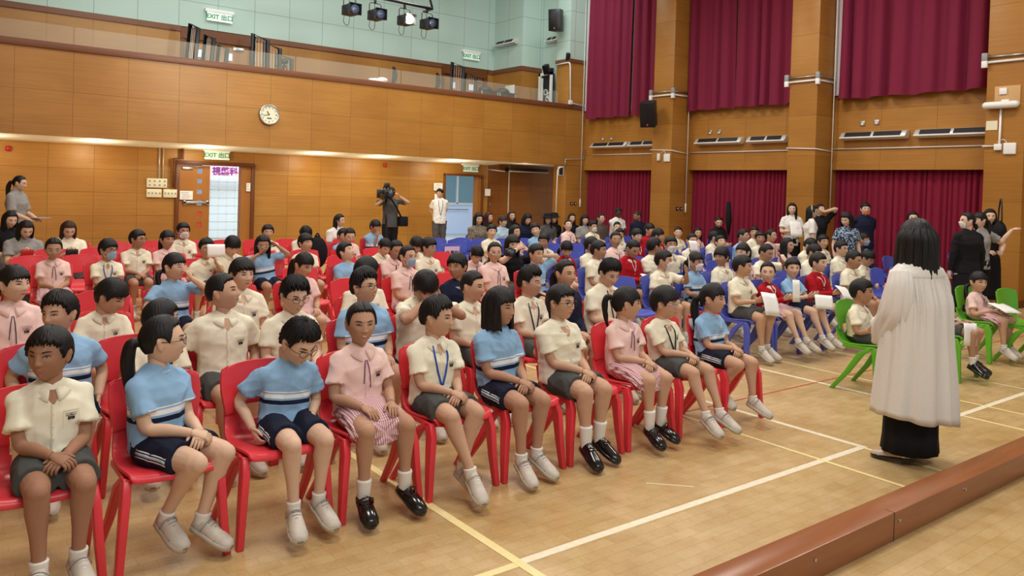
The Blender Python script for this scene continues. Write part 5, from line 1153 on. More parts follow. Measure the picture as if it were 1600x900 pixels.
# row: (head line y, chair colour, row name, lod, fill range, people)
# person: px, py of the top of the head, top, hair, image-relative head angle, feature words, options
ROWS = [
 (4.98, 'red', 'second row of red chairs', 1, (0, 0), [
  (98, 454, 'B', 'short2', -38, 'boy looking left', dict(skin='skin_mid', hands='side', plump=1.12)),
  (250, 467, 'C', 'short', 125, 'boy turned away', dict(roll=4, hands='lap')),
  (352, 426, 'C', 'crew', 70, 'boy with cropped hair and raised chin', dict(pitch=-12, hands='side', skin='skin_mid')),
  (457, 430, 'C', 'spiky', 28, 'laughing boy in glasses', dict(glasses='black', pitch=12, smile=True, hands='lap', skin='skin_light')),
  (572, 421, 'B', 'spiky', 48, 'sturdy boy in glasses', dict(glasses='black', pitch=-8, plump=1.18, hands='lap', smile=True, skin='skin_mid')),
  (660, 412, 'C', 'bowl', 20, 'boy hiding his face in both hands', dict(pitch=38, hands='face', plump=1.12, skin='skin_tan')),
  (738, 422, 'C', 'crew', 60, 'boy in profile', dict(hands='lap', skin='skin_mid')),
  (828, 417, 'C', 'spiky', 62, 'boy in clear glasses and black lanyard', dict(glasses='clear', lany='black', skin='skin_mid')),
  (884, 404, 'N', 'pony', 42, 'girl with a low ponytail', dict(girl=True, skin='skin_mid')),
  (948, 401, 'C', 'spiky', 38, 'plump boy looking down, dark lanyard', dict(pitch=22, plump=1.22, lany='black', skin='skin_light', hands='read'))]),
 (6.0, 'red', 'third row of red chairs', 1, (0, 0), [
  (20, 413, 'P', 'sidepony', 38, 'girl with long side ponytail', dict(hands='clasp', skin='skin_light')),
  (163, 432, 'C', 'bowl', 55, 'boy with bowl haircut looking down', dict(pitch=20, hands='lap', skin='skin_mid')),
  (378, 403, 'C', 'fringe', 30, 'boy with a choppy fringe', dict(hands='lap', skin='skin_light')),
  (572, 402, 'C', 'bowl', 140, 'boy showing mostly black hair', dict(hands='lap')),
  (718, 395, 'N', 'fringe', -28, 'boy looking left', dict(skin='skin_tan', hands='lap'))]),
 (7.15, 'red', 'fourth row of red chairs', 1, (.9, 3.4), [
  (271, 394, 'B', 'sidepony', 48, 'girl in glasses touching her face', dict(glasses='clear', hands='raiseR', girl=True, skin='skin_light')),
  (470, 391, 'P', 'ponyF', 42, 'girl looking down', dict(pitch=18, hands='lap', skin='skin_mid')),
  (637, 382, 'P', 'bun', 42, 'girl in a blue face mask', dict(mask='blue', skin='skin_mid')),
  (774, 377, 'P', 'pony', 14, 'stern girl in glasses', dict(glasses='clear', skin='skin_mid')),
  (838, 380, 'B', 'short', 42, 'boy resting an arm behind his head', dict(hands='headback', skin='skin_mid', smile=True))]),
 (8.4, 'red', 'fifth row of red chairs', 2, (3.0, 6.2), [
  (545, 377, 'B', 'short', 58, 'boy looking up', dict(pitch=-22, plump=1.15)),
  (617, 372, 'P', 'tied', 25, 'girl with parted hair', dict(pitch=18)),
  (670, 371, 'C', 'fringe', 52, 'boy in glasses', dict(glasses='black')),
  (743, 378, 'P', 'ponyF', 20, 'girl with lowered head', dict(pitch=35))]),
 (9.65, 'red', 'sixth row of red chairs', 2, (.8, 6.2), [
  (84, 369, 'P', 'tied', 4, 'girl in glasses', dict(glasses='clear', pitch=12, skin='skin_tan', lod=1)),
  (168, 373, 'C', 'fringe', 42, 'masked boy in glasses and blue lanyard', dict(glasses='black', mask='blue', lany='blue', lod=1)),
  (331, 372, 'C', 'short2', 14, 'boy in glasses holding up a sheet', dict(glasses='black', hands='paperup')),
  (360, 364, 'C', 'bowl', 20, 'boy bending his head', dict(pitch=32)),
  (411, 365, 'B', 'long', 8, 'long-haired girl with raised arms', dict(hands='uparms', glasses='clear', pitch=15, girl=True)),
  (478, 365, 'C', 'fringe', 38, 'boy with parted lips', dict(pitch=-5)),
  (598, 368, 'C', 'short', 30, 'boy looking down', dict(pitch=30)),
  (648, 366, 'C', 'bowl', 25, 'boy with bowl haircut looking down', dict(pitch=30))]),
 (10.6, 'red', 'seventh row of red chairs', 2, (.8, 6.0), [
  (214, 358, 'C', 'short', 52, 'boy in glasses', dict(glasses='black', lod=1)),
  (261, 359, 'P', 'ponyF', 28, 'girl with ponytail', dict(skin='skin_tan', lod=1)),
  (545, 353, 'P', 'tied', 18, 'girl in glasses bending forward', dict(glasses='clear', pitch=22))]),
 (11.6, 'red', 'eighth row of red chairs', 2, (1.3, 6.0), [
  (286, 347, 'C', 'short', 22, 'tall boy in a white mask', dict(mask='white', lod=1)),
  (419, 350, 'C', 'short', 10, 'boy whose mouth is hidden', dict()),
  (475, 348, 'C', 'bowl', 20, 'boy with head bowed', dict(pitch=40)),
  (536, 356, 'B', 'short', 30, 'boy half hidden behind a girl', dict())]),
 (12.7, 'red', 'rearmost row of red chairs', 2, (1.5, 5.2), [
  (585, 343, 'B', 'bowl', 42, 'boy resting his chin on his hand', dict(hands='chin', pitch=10))]),
 # ---- right block
 (5.25, 'blue', 'front row of blue chairs', 1, (0, 0), [
  (1160, 398, 'C', 'short', 80, 'boy in profile holding papers', dict(hands='read', skin='skin_mid', legs='hang', socks='low')),
  (1202, 408, 'R', 'pony', 2, 'girl looking at the camera', dict(girl=True, hands='read', skin='skin_light', legs='fwd')),
  (1240, 402, 'B', 'short', 18, 'boy holding a paper', dict(hands='read', skin='skin_light', legs='fwd')),
  (1279, 394, 'R', 'short', 62, 'boy in profile with papers', dict(hands='read', skin='skin_light', legs='fwd')),
  (1332, 390, 'C', 'crew', 68, 'boy leaning forward', dict(pitch=8, skin='skin_tan', hands='lap'))]),
 (6.15, 'blue', 'second row of blue chairs', 1, (6.0, 9.0), [
  (1037, 390, 'C', 'short', 75, 'masked boy raising a sheet', dict(mask='white', hands='paperup')),
  (1087, 393, 'B', 'ponyF', 52, 'girl in a white face mask', dict(mask='white', girl=True, hands='lap')),
  (1131, 386, 'C', 'bowl', -42, 'boy turning to the left', dict(skin='skin_tan', hands='lap')),
  (1164, 379, 'P', 'highpony', -62, 'girl in glasses facing left', dict(glasses='clear')),
  (1195, 379, 'C', 'crew', 55, 'boy with a hand on his cheek', dict(hands='raiseR', skin='skin_tan', pitch=12)),
  (1269, 379, 'C', 'short', 62, 'boy in glasses looking down', dict(glasses='clear', pitch=16)),
  (1315, 375, 'C', 'short', 55, 'boy in glasses', dict(glasses='black')),
  (1351, 389, 'C', 'fringe', 62, 'boy in glasses bending forward', dict(glasses='black', pitch=22))]),
 (7.15, 'blue', 'third row of blue chairs', 2, (6.6, 11.3), [
  (935, 375, 'C', 'short', 72, 'boy in profile', dict(lod=1)),
  (985, 371, 'R', 'crew', 42, 'boy looking down at a booklet', dict(pitch=25, hands='read', lod=1, skin='skin_tan')),
  (1022, 370, 'C', 'short', 120, 'boy turned away', dict(lod=1, skin='skin_tan')),
  (1049, 368, 'C', 'short', 20, 'masked boy behind a raised sheet', dict(mask='white', hands='paperup')),
  (1231, 371, 'P', 'long', 58, 'girl with long brown-black hair', dict(lod=1)),
  (1262, 369, 'C', 'short', 60, 'boy with bent head', dict(pitch=25)),
  (1287, 366, 'C', 'short', 32, 'boy in a white shirt', dict()),
  (1350, 363, 'N', 'ponyF', 60, 'girl in a blue face mask', dict(mask='blue', girl=True, skin='skin_tan'))]),
 (8.1, 'blue', 'fourth row of blue chairs', 2, (6.6, 11.5), [
  (885, 372, 'R', 'sidepony', 12, 'girl with lowered eyes', dict(girl=True, pitch=28)),
  (924, 369, 'C', 'short', 80, 'boy with dark hair', dict(skin='skin_tan')),
  (963, 361, 'P', 'tied', 16, 'girl in glasses', dict(glasses='clear')),
  (1082, 364, 'C', 'crew', 28, 'boy in a white face mask', dict(mask='white')),
  (1128, 367, 'C', 'short', 28, 'boy looking up', dict(pitch=-14)),
  (1161, 357, 'B', 'crew', 72, 'boy in glasses, side on', dict(glasses='clear')),
  (1189, 361, 'C', 'short', 12, 'boy facing us', dict()),
  (1205, 357, 'P', 'tied', 62, 'girl raising a hand', dict(hands='raiseR'))]),
 (9.1, 'blue', 'fifth row of blue chairs', 2, (6.8, 12.4), [
  (853, 363, 'C', 'short', -20, 'boy looking left', dict(pitch=10, skin='skin_tan')),
  (995, 357, 'R', 'fringe', 42, 'boy in glasses', dict(glasses='clear', skin='skin_light')),
  (1028, 357, 'R', 'bowl', 75, 'boy in profile', dict()),
  (1116, 360, 'C', 'short', 88, 'boy in profile', dict()),
  (1180, 353, 'C', 'short', 2, 'boy facing us', dict())]),
 (10.6, 'blue', 'sixth row of blue chairs', 2, (7.2, 12.6), [
  (769, 350, 'C', 'short', 14, 'boy with closed eyes', dict(skin='skin_light')),
  (805, 351, 'P', 'long', 44, 'smiling girl with long hair', dict(smile=True)),
  (841, 348, 'B', 'short', -8, 'boy tilting his head', dict(roll=-14, smile=True)),
  (969, 356, 'C', 'short', 15, 'boy half hidden', dict()),
  (1015, 349, 'R', 'bowl', 50, 'boy in profile', dict()),
  (1061, 354, 'C', 'crew', 2, 'smiling boy', dict(smile=True)),
  (1091, 355, 'P', 'longback', 16, 'girl with long hair', dict())]),
 (12.0, 'blue', 'seventh row of blue chairs', 2, (7.5, 12.6), [
  (889, 343, 'P', 'tied', 18, 'girl with raised chin', dict(pitch=-12, skin='skin_light')),
  (927, 345, 'C', 'short2', 34, 'boy in a white face mask', dict(mask='white')),
  (965, 346, 'C', 'crew', 12, 'small boy in a white face mask', dict(mask='white'))]),
]
def slots(xs, pitch, fr):
    xs = sorted(xs); c = list(xs)
    for _ in range(60):
        for i in range(len(c)-1):
            g = .485-(c[i+1]-c[i])
            if g > 0: c[i] -= g/2; c[i+1] += g/2
    em = []
    if fr[1] > fr[0]:
        al = sorted(c); x = al[0]-pitch
        while x > fr[0]: em.append(x); x -= pitch
        for i in range(len(al)-1):
            n = int((al[i+1]-al[i])/.5)-1
            for k in range(n): em.append(al[i]+(al[i+1]-al[i])*(k+1)/(n+1))
        x = al[-1]+pitch
        while x < fr[1]: em.append(x); x += pitch
    return c, em
HELD = []
def seat_person(rowY, px, py, top, hair, thd, label, o, lod, cx=None, skin_=None, ycl=-.059):
    q = ony(px, py, rowY); o = dict(o); X = q[0]; cx = X if cx is None else cx; dx = X-cx; sx = max(-.08, min(.08, dx)); rest = max(-.08, min(.08, dx-sx))
    rzb = o.pop('rz', 0.0); az = math.degrees(math.atan2(X, rowY)); yaw = thd-az; ztop = float(q[2]); ztop = max(1.02, min(1.42, ztop))
    yaw = max(-85, min(95, yaw)) if abs(yaw) < 130 else yaw
    o.setdefault('skin', skin_ or 'skin_mid'); l = o.pop('lod', lod); o.setdefault('legs', 'tuck' if lod == 2 else 'hang')
    r = person(label, cx+sx, rowY+ycl, top, hair, th=yaw, ztop=ztop, lod=l, lean=(rest, 0), rz=rzb, **o)
    return r
cnt = 0; ALLR = {}
for rowY, col, rname, lod, fr, ppl in ROWS:
    ppl = sorted(ppl, key=lambda p: ony(p[0], p[1], rowY)[0]); xs = [ony(p[0], p[1], rowY)[0] for p in ppl]; us, em = slots(xs, .525, fr)
    for i, (p, cx) in enumerate(zip(ppl, us)):
        px, py, top, hair, thd, feat, o = p; o = dict(o); place = 'leftmost' if i == 0 else ('rightmost' if i == len(ppl)-1 else ORD[i]+' child from left'); 
        if len(ppl) == 1: place = 'alone'
        lab = '%s in %s, %s in the %s' % (feat, WORD[top], place, rname)
        if len(lab.split()) > 16: lab = '%s in %s, %s, %s' % (' '.join(feat.split()[:5]).rstrip(','), WORD[top].replace('light blue striped sports shirt', 'blue sports shirt').replace('school ', ''), place.replace(' child', '').replace(' from left', ''), rname)
        if len(lab.split()) > 16: lab = '%s in %s, %s, %s' % (' '.join(feat.split()[:3]).rstrip(','), WORD[top].replace('light blue striped sports shirt', 'blue sports shirt').replace('school ', ''), place.replace(' child', '').replace(' from left', ''), rname)
        sk = SK[cnt % 7]; cnt += 1; ALLR[(px, py)] = seat_person(rowY, px, py, top, hair, thd, lab, o, lod, cx, sk)
        chair(cx, rowY-.059, col, '%s chair under the %s, %s' % (col, 'child sitting '+place.replace(' child', '') if place != 'alone' else 'only child', rname))
    allx = sorted(us+em)
    for j, ex in enumerate(em):
        nb = min(us, key=lambda u: abs(u-ex)) if us else None; k = allx.index(ex)
        chair(ex, rowY-.059, col, 'empty %s chair, %s seat from left in the %s' % (col, ORD[k] if k < 15 else 'last', rname))
# ================================================================ FRONT ROW
CY0 = 3.90; FR = {}
cx = [.44+.523*i for i in range(10)]
def fr(i, px, py, top, hair, thd, label, clabel, **o):
    o.setdefault('legs', 'hang'); FR[i] = seat_person(3.95, px, py, top, hair, thd, label, o, 0, cx[i], 'skin_mid', CY0-3.95); return FR[i]
CL = ['leftmost', 'second', 'third', 'fourth', 'fifth', 'sixth', 'seventh', 'eighth', 'ninth', 'tenth']
CH_L = ['red chair under the boy at the left end of the front row', 'red chair under the ponytailed girl with crossed ankles, front row', 'red chair under the boy in blue looking at his lap, front row', 'red chair under the smiling girl in pink, front row', 'red chair under the boy with a blue lanyard, front row', 'red chair under the bob-haired girl, front row', 'red chair under the boy in tall socks and black shoes, front row', 'red chair under the girl in pink turned away, front row', 'red chair under the boy with bowl haircut and dark lanyard, front row', 'red chair with the number 4 sheet, right end of the front row']
for i in range(10): chair(cx[i], CY0, 'red', CH_L[i])
fr(0, 83, 508, 'C', 'short', -28, 'boy in cream shirt at the left end of the front row, hands clasped', '', skin='skin_brown', hands='clasp', legs='hang', hl=None)
fr(1, 263, 490, 'B', 'pony', 62, 'girl with long ponytail and glasses, feet crossed under her chair, front row', '', glasses='black', skin='skin_light', hands='clasp', rz=.5, legs='tuckback', girl=True)
fr(2, 455, 488, 'B', 'spiky', 40, 'boy in blue sports shirt and glasses laughing down at his lap, front row', '', glasses='black', pitch=30, smile=True, hl=((-.185, .0, .50), (.1, -.7, -.8), (.9, 0, 0)), hr=((.10, -.06, .55), (-.2, -1, -.3), (0, .2, -1)), skin='skin_light')
fr(3, 567, 470, 'P', 'tied', 14, 'smiling girl in pink blouse and checked skirt with black strap shoes', '', smile=True, hands='lap', shoes='mary', socks='mid', skin='skin_tan', legs='wide')
fr(4, 683, 463, 'C', 'short2', 66, 'boy in cream shirt with bright blue lanyard, feet together, front row', '', lany='blue', legs='cross')
fr(5, 782, 449, 'B', 'bob', 56, 'girl with short black bob in blue striped sports shirt, front row', '', girl=True, skin='skin_tan', socks='low')
fr(6, 878, 443, 'C', 'short', 54, 'boy in glasses with tall white socks and black shoes, front row', '', glasses='black', shoes='black', socks='tall', skin='skin_mid', plump=1.1)
fr(7, 980, 447, 'P', 'highpony', 98, 'girl in pink turning her face away, black strap shoes, front row', '', shoes='mary', socks='tall')
fr(8, 1040, 448, 'C', 'bowl', 72, 'boy with bowl haircut, clear glasses and dark lanyard, front row', '', glasses='clear', lany='black', legs='fwd')
fr(9, 1115, 442, 'B', 'ponyF', 70, 'girl in blue sports shirt at the right end, one foot tucked back', '', girl=True, skin='skin_mid', legs='mixed')
# sheet with the number 4 on the last chair
t = thing('number_sheet', 'white sheet with a black 4 on the backrest of the last front-row chair', 'sign', (cx[9]-.12, CY0+.195, .66), math.radians(0)); link('sheet', MB().box((0, 0, 0), (.15, .004, .2)), 'paper', t)
link('numeral', text_mesh('4', .11, .001, .004), 'ink', t, m4(rotx(PI/2), (0, -.005, 0)))

# green chairs and their children
def gseat(px, py, rowY, top, hair, thd, rz, label, clabel, dx=0, **o):
    q = ony(px, py, rowY); X = q[0]; chair(X, rowY-.03, 'green', clabel, rz); az = math.degrees(math.atan2(X, rowY))
    return person(label, X, rowY-.03, top, hair, th=thd-az-math.degrees(rz), ztop=float(q[2]), lod=0, rz=rz, **o)
gseat(1352, 435, 3.78, 'C', 'short', 82, .10, 'boy in cream shirt on a green chair left of the robed woman', 'green chair just left of the robed woman', hands='lap', skin='skin_tan', legs='hang')
G2 = gseat(1534, 424, 3.80, 'P', 'sidepony', 36, -.12, 'girl in pink on a green chair right of the robed woman, papers on lap', 'green chair under the girl right of the robed woman', hands='lap', legs='hang', skin='skin_mid')
G3 = gseat(1477, 446, 3.62, 'C', 'short', 60, .05, 'boy in cream shirt mostly hidden behind the robed woman, holding a sheet', 'green chair mostly hidden behind the robed woman', hands='lap', shoes='black', skin='skin_tan')
chair(9.84, 3.42, 'green', 'empty green chair at the right edge of the picture', -.12)

# ================================================================ ADULTS SEATED AT THE BACK
def adult(px, py, Y, top, hair, thd, label, lod=2, seat='blue', clabel=None, ztop=None, **o):
    q = ony(px, py, Y); X = q[0]; z = float(q[2]) if ztop is None else ztop; az = math.degrees(math.atan2(X, Y)); o.setdefault('skin', 'skin_light'); o.setdefault('bottom', 'trousers')
    if seat: chair(X, Y-.06, seat, clabel or '%s chair under the %s' % (seat, ' '.join(label.split()[:11])))
    return person(label, X, Y-.06, top, hair, th=thd-az, ztop=max(1.18, min(1.46, z)), lod=lod, adult=True, seath=.43, legs='hang', **o)
adult(748, 333, 13.3, 'cloth_leopard', 'wavybob', 28, 'woman in mottled grey-brown blouse with wavy black bob', girl=True, lod=1)
adult(763, 331, 14.2, 'cloth_blackish', 'long', 62, 'woman with maroon hair behind the woman in the mottled blouse', hairm='hair_maroon', girl=True)
adult(785, 337, 13.3, 'cloth_ltblue', 'bowl', 58, 'woman with short brown hair in pale blue polo shirt, looking right', hairm='hair_brown', girl=True, lod=1)
adult(800, 329, 14.2, 'cloth_blackish', 'long', 24, 'woman in black top with long brown hair beside the pale blue polo', hairm='hair_brown', girl=True, lod=1)
adult(822, 333, 13.5, 'cloth_navy', 'wavybob', 40, 'woman in navy top looking down, chin-length hair', pitch=18, girl=True, hairm='hair_black')
adult(857, 334, 13.6, 'cloth_dgrey', 'long', 6, 'woman in a black sun hat with long dark hair', hat=True, girl=True, lod=1)
adult(866, 333, 14.4, 'cloth_blackish', 'long', 25, 'person in a black hat just behind the woman in the black sun hat', hat=True, girl=True)
adult(894, 333, 14.0, 'cloth_blackish', 'longback', 22, 'woman in black top behind the girl with raised chin', girl=True)
adult(914, 336, 13.4, 'cloth_grey', 'wavybob', 25, 'woman in grey tee and glasses beside the brown tee man', glasses='clear', girl=True)
adult(939, 333, 13.2, 'cloth_brown', 'tied', 42, 'man in glasses and brown printed tee with tied-back hair', glasses='clear', lod=1)
adult(966, 324, 13.2, 'cloth_white', 'crew', 28, 'dark-skinned man in white tee seated before the crimson curtain', skin='skin_dark', lod=1, pitch=8)
adult(999, 329, 12.9, 'cloth_navy', 'crew', -62, 'bearded man in navy shirt turned left before the curtain', skin='skin_brown', lod=1, plump=1.15, pitch=10, hairm='hair_brown')
adult(1124, 337, 11.0, 'cloth_blackish', 'tied', 8, 'woman in black polo shirt looking down before the middle curtain', pitch=20, girl=True, lod=1, hands='read')
PA = adult(38, 341, 12.0, 'cloth_grey', 'long', 18, 'woman in grey tee looking at a red phone', hands='phone', pitch=26, seat='red', girl=True, lod=1)
adult(14, 328, 13.2, 'cloth_blackish', 'long', 25, 'woman in black at the far left edge looking down', pitch=15, seat='red', girl=True, lod=1)
PB = adult(106, 347, 12.0, 'cloth_cream', 'long', 12, 'woman with long brown hair in cream top looking down', hairm='hair_brown', pitch=26, seat='red', girl=True, lod=1, hands='phone')
adult(530, 334, 13.4, 'cloth_white', 'longback', 62, 'woman with very long straight black hair in white top', seat='red', girl=True, lod=1)
PH = adult(801, 376, 7.9, 'cloth_blackish', 'bob', 22, 'woman photographer half hidden in the crowd, camera at her eye', hands='camera', seat='blue', girl=True, lod=1, ztop=1.18, pitch=4)

# ================================================================ ADULTS STANDING
def stand(px, py, X=None, Y=None, **kw):
    q = onx(px, py, X) if X else ony(px, py, Y); return q
def standing(label, px, py, thd, rz, top, hair, X=None, Y=None, lod=1, **o):
    q = onx(px, py, X) if X is not None else ony(px, py, Y); az = math.degrees(math.atan2(q[0], q[1])); z = max(1.5, min(1.80, float(q[2]))); o.setdefault('shoes', 'black'); o.setdefault('skin', 'skin_light'); o.setdefault('hands', 'down')
    return person(label, q[0], q[1], top, hair, th=thd-az-math.degrees(rz), ztop=z, lod=lod, adult=True, sit=False, rz=rz, **o), q
R_ = math.radians
SW, _q = standing('woman in white short cardigan over black top, holding white papers', 1238, 317, 0, R_(-40), 'cloth_white', 'long', X=14.1, hands='read', bottom='black', girl=True, skin='skin_pale')
standing('woman in white blouse with long straight black hair, side on', 1268, 321, 95, R_(45), 'cloth_white', 'longback', X=13.9, bottom='black', girl=True, hband=True, sleeves='half')
standing('woman in black tee raising her forearm beside the white-bloused woman', 1281, 318, 40, R_(-70), 'cloth_blackish', 'tied', X=14.5, hands='up', bottom='black', girl=True)
standing('woman in blue patterned blouse with white stripes looking down left', 1325, 331, -28, R_(-35), 'cloth_floral', 'wavybob', X=12.6, bottom='black', girl=True, pitch=14, skin='skin_pale', plump=1.1)
standing('person in navy tee and orange face mask standing tallest by the curtain', 1352, 316, 18, R_(-40), 'cloth_navy', 'short', X=14.2, mask='orange', glasses='clear', hands='behind', skin='skin_pale')
standing('smiling woman in navy dress with long black hair by the curtain', 1427, 330, 5, R_(-60), 'cloth_navy', 'long', X=14.3, bottom='longskirt', smile=True, girl=True, skin='skin_pale')
standing('woman in black dress and white face mask, side on facing left', 1514, 331, -62, R_(150), 'cloth_blackish', 'tied', X=11.6, mask='white', bottom='longskirt', girl=True, sleeves='long', plump=1.12, skin='skin_pale')
standing('woman in grey top stretching her arm out to the right', 1533, 331, -50, R_(-20), 'cloth_grey', 'ponyF', X=12.6, hands='reachR', bottom='black', girl=True, skin='skin_pale')
standing('woman in black behind the outstretched arm, carrying a black bag', 1547, 326, 10, R_(-50), 'cloth_blackish', 'long', X=13.6, bottom='longskirt', girl=True, skin='skin_pale', hands='hold')
standing('staff man in cream short-sleeved shirt with lanyard by the right doorway', 688, 295, -30, R_(-20), 'cloth_white', 'short2', Y=17.2, hands='behind', lany='black', bottom='trousers', skin='skin_mid')
CM, cq = standing('cameraman in grey tee shouldering a large video camera', 611, 292, 20, R_(-5), 'cloth_dgrey', 'short', Y=15.6, hands='camera', bottom='black', skin='skin_mid')
WKR, wq = standing('woman in grey blouse walking along the wall at far left', 27, 273, 66, R_(55), 'cloth_grey', 'pony', Y=14.5, bottom='black', girl=True, skin='skin_light', sleeves='half', hands='hold', pitch=10)
# ================================================================ THE ROBED WOMAN
RW = np.array([5.40, 2.52, 0]); RWZ = math.radians(170)
rt, ri = person('woman in long white gathered robe over black skirt, seen from behind', RW[0]-.03, RW[1], 'cloth_white', None, th=-34, ztop=1.615, lod=0, adult=True, sit=False, rz=RWZ, hands='hold', hl=((-.13, -.20, .90), (.6, -.7, -.2), (.3, .2, -.6)), hr=((.13, -.20, .90), (-.6, -.7, -.2), (-.3, .2, -.6)), bottom='longskirt', girl=True, shoes='beige', skirtz=.075, skin='skin_pale', sleeves='long')
def robe():
    n = 220; a = np.arange(n)*2*PI/n; R = []; C = ri['C']; r = np.random.RandomState(4)
    # a: 0 = +x (her left), 90deg = +y (her back)
    ph = r.uniform(0, 6.28, 5)
    hem = .335+.0*a
    zs = np.concatenate([[C[2]+.078, C[2]+.064, C[2]+.040, C[2]+.015, C[2]-.02, C[2]-.06, C[2]-.10], np.linspace(C[2]-.15, .36, 26)])
    for z in zs:
        k = (C[2]-z)/(C[2]-.36); kk = max(0, k)
        if z > C[2]-.01: s = (z-(C[2]-.02))/.09; rx = .205-.145*max(0, s)**.85; ry = .105-.045*max(0, s)
        else: rx = .205+.015*min(1, kk*5)+.062*kk+.022*kk*kk*(np.cos(a) > 0)*np.cos(a); ry = .125+.045*min(1, kk*4)+.065*kk
        g = min(1, max(0, (kk-.07)/.12)); amp = .021*g*max(.22, 1-kk*1.7)+.014*kk*.6; lo = min(1, kk*1.5)
        f = (1-lo)*(np.sin(a*27+ph[0]+1.6*np.sin(a*3+ph[1])+kk*1.2)*.7+.5*np.sin(a*41+ph[2]+kk*2))+lo*(np.sin(a*9+ph[3]+1.5*np.sin(a*2+ph[1])+kk*1.5)+.35*np.sin(a*17+ph[4]+kk*2))+.35*np.sin(a*13+ph[4])
        d = 1+amp/.16*f*(.7+.3*np.sin(a))
        sway = -.03*kk; zz = np.full(n, z); 
        if k > .9: zz = zz+(k-.9)/.1*(-.05+.035*np.cos(a+.2)+.008*np.sin(a*5))
        R.append(np.stack([C[0]+rx*np.cos(a)*d+sway*0, C[1]+ry*np.sin(a)*d+.02*kk, zz], 1))
    m = MB(); o = list(R); inner = [np.stack([C[0]+(q[:, 0]-C[0])*.975, C[1]+(q[:, 1]-C[1])*.965, q[:, 2]+.002], 1) for q in R[::-1]]
    m.rings(o+inner[:24]); return mesh_of(m, 'robe')
noise_mat('robe_white', lin(226, 223, 217), lin(214, 210, 204), 90, .8, .12, stretch=(1, 1, 1), spec=.2, bdist=.001)
rb = link('robe', robe(), 'robe_white', rt)
C = ri['C']
yk = MB(); n = 60; a = np.arange(n)*2*PI/n
yk.rings([np.stack([C[0]+rx*np.cos(a), C[1]+ry*np.sin(a)+.004, np.full(n, z)-dz*np.abs(np.cos(a))**2], 1) for rx, ry, z, dz in ((.056, .054, C[2]+.100, 0), (.074, .070, C[2]+.082, .004), (.145, .100, C[2]+.040, .02), (.200, .127, C[2]-.005, .02), (.213, .137, C[2]-.040, .0), (.214, .138, C[2]-.052, .0))], False)
link('yoke', mesh_of(yk, 'yoke'), 'robe_white', rt)
hm = MB(); 
for s in (-1, 1):
    sh = C+np.array([s*.165, 0, -.02]); e = ri['el'][s]; w = ri['wr'][s]; P = [sh, sh*.55+e*.45+np.array([s*.02, .03, 0]), e+np.array([s*.015, .025, -.03]), e*.6+w*.4+np.array([s*.01, .02, -.10]), e*.35+w*.65+np.array([s*.0, .03, -.17])]
    Q, rr = smooth_path(P, 5, [.070, .088, .098, .098, .085]); m = MB(); R = []
    for i, (p, r_) in enumerate(zip(Q, rr)):
        t_ = _n(Q[min(i+1, len(Q)-1)]-Q[max(i-1, 0)]); u_ = _n(np.cross(t_, (s, .2, 0))); v_ = np.cross(t_, u_); aa = np.arange(64)*2*PI/64; k = i/len(Q); f = 1+(.02+.10*k)*np.sin(aa*7+i*.22)+.05*np.sin(aa*13-i*.3)
        R.append(p+np.outer(np.cos(aa)*r_*f*.66, v_)+np.outer(np.sin(aa)*r_*f, u_))
    R2 = [q*0+q.mean(0)+(q-q.mean(0))*.96 for q in R[::-1]][:9]; m.rings(R+R2); link('sleeve', mesh_of(m, 'sleeve'), 'robe_white', rt)
# straight dark hair falling over the yoke
H = []; zs = np.linspace(.03, -.225, 14)
hm = MB(); q = cap(.060, .003, -.05, -.07, .030, .010, .040, seed=15, part=.004, strand=.0012); hm.add(q.V(), q.f); q = curtain_hair(.10, -.265, 54, .112, .128, .040, 4, yoff=.016, n=110, k=26, close=-4); V = q.V(); V[:, 2] += np.where(V[:, 2] < -.18, .018*np.sin(np.arctan2(V[:, 0], V[:, 1])*5), 0); hm.add(V, q.f)
link('hair', mesh_of(hm, 'hair'), 'hair_black', rt, ri['HM'])

# ================================================================ THINGS HELD, WORN OR LEFT
def sheet(px, py, rowX, w, h, R, label, curl=.02, X=None, Y=None, z=None, n=8):
    q = ony(px, py, Y) if Y else onx(px, py, X); t = thing('paper_sheet', label, 'paper', tuple(q), 0); G = []; 
    for i in range(n+1):
        for j in range(3):
            u = (i/n-.5)*w; v = (j/2-.5)*h; G.append((u, v, curl*math.cos(3*i/n)*1.0))
    V = np.array(G)@np.array(R).T; Fc = [(i*3+j, i*3+j+1, (i+1)*3+j+1, (i+1)*3+j) for i in range(n) for j in range(2)]; m = MB(); m.add(V, Fc)
    me = run_mods(m, [('SOLIDIFY', dict(thickness=.0016, offset=0))], 'sheet'); me.polygons.foreach_set('use_smooth', [True]*len(me.polygons)); link('sheet', me, 'paper', t); return t
up = lambda yaw, tilt: rotz(math.radians(yaw))@rotx(math.radians(90+tilt))
flat = lambda yaw, tilt: rotz(math.radians(yaw))@rotx(math.radians(tilt))
def world_pt(ret, p):
    o = ret[0]; R = rotz(o.rotation_euler[2]); return R@np.array(p)+np.array(o.location)
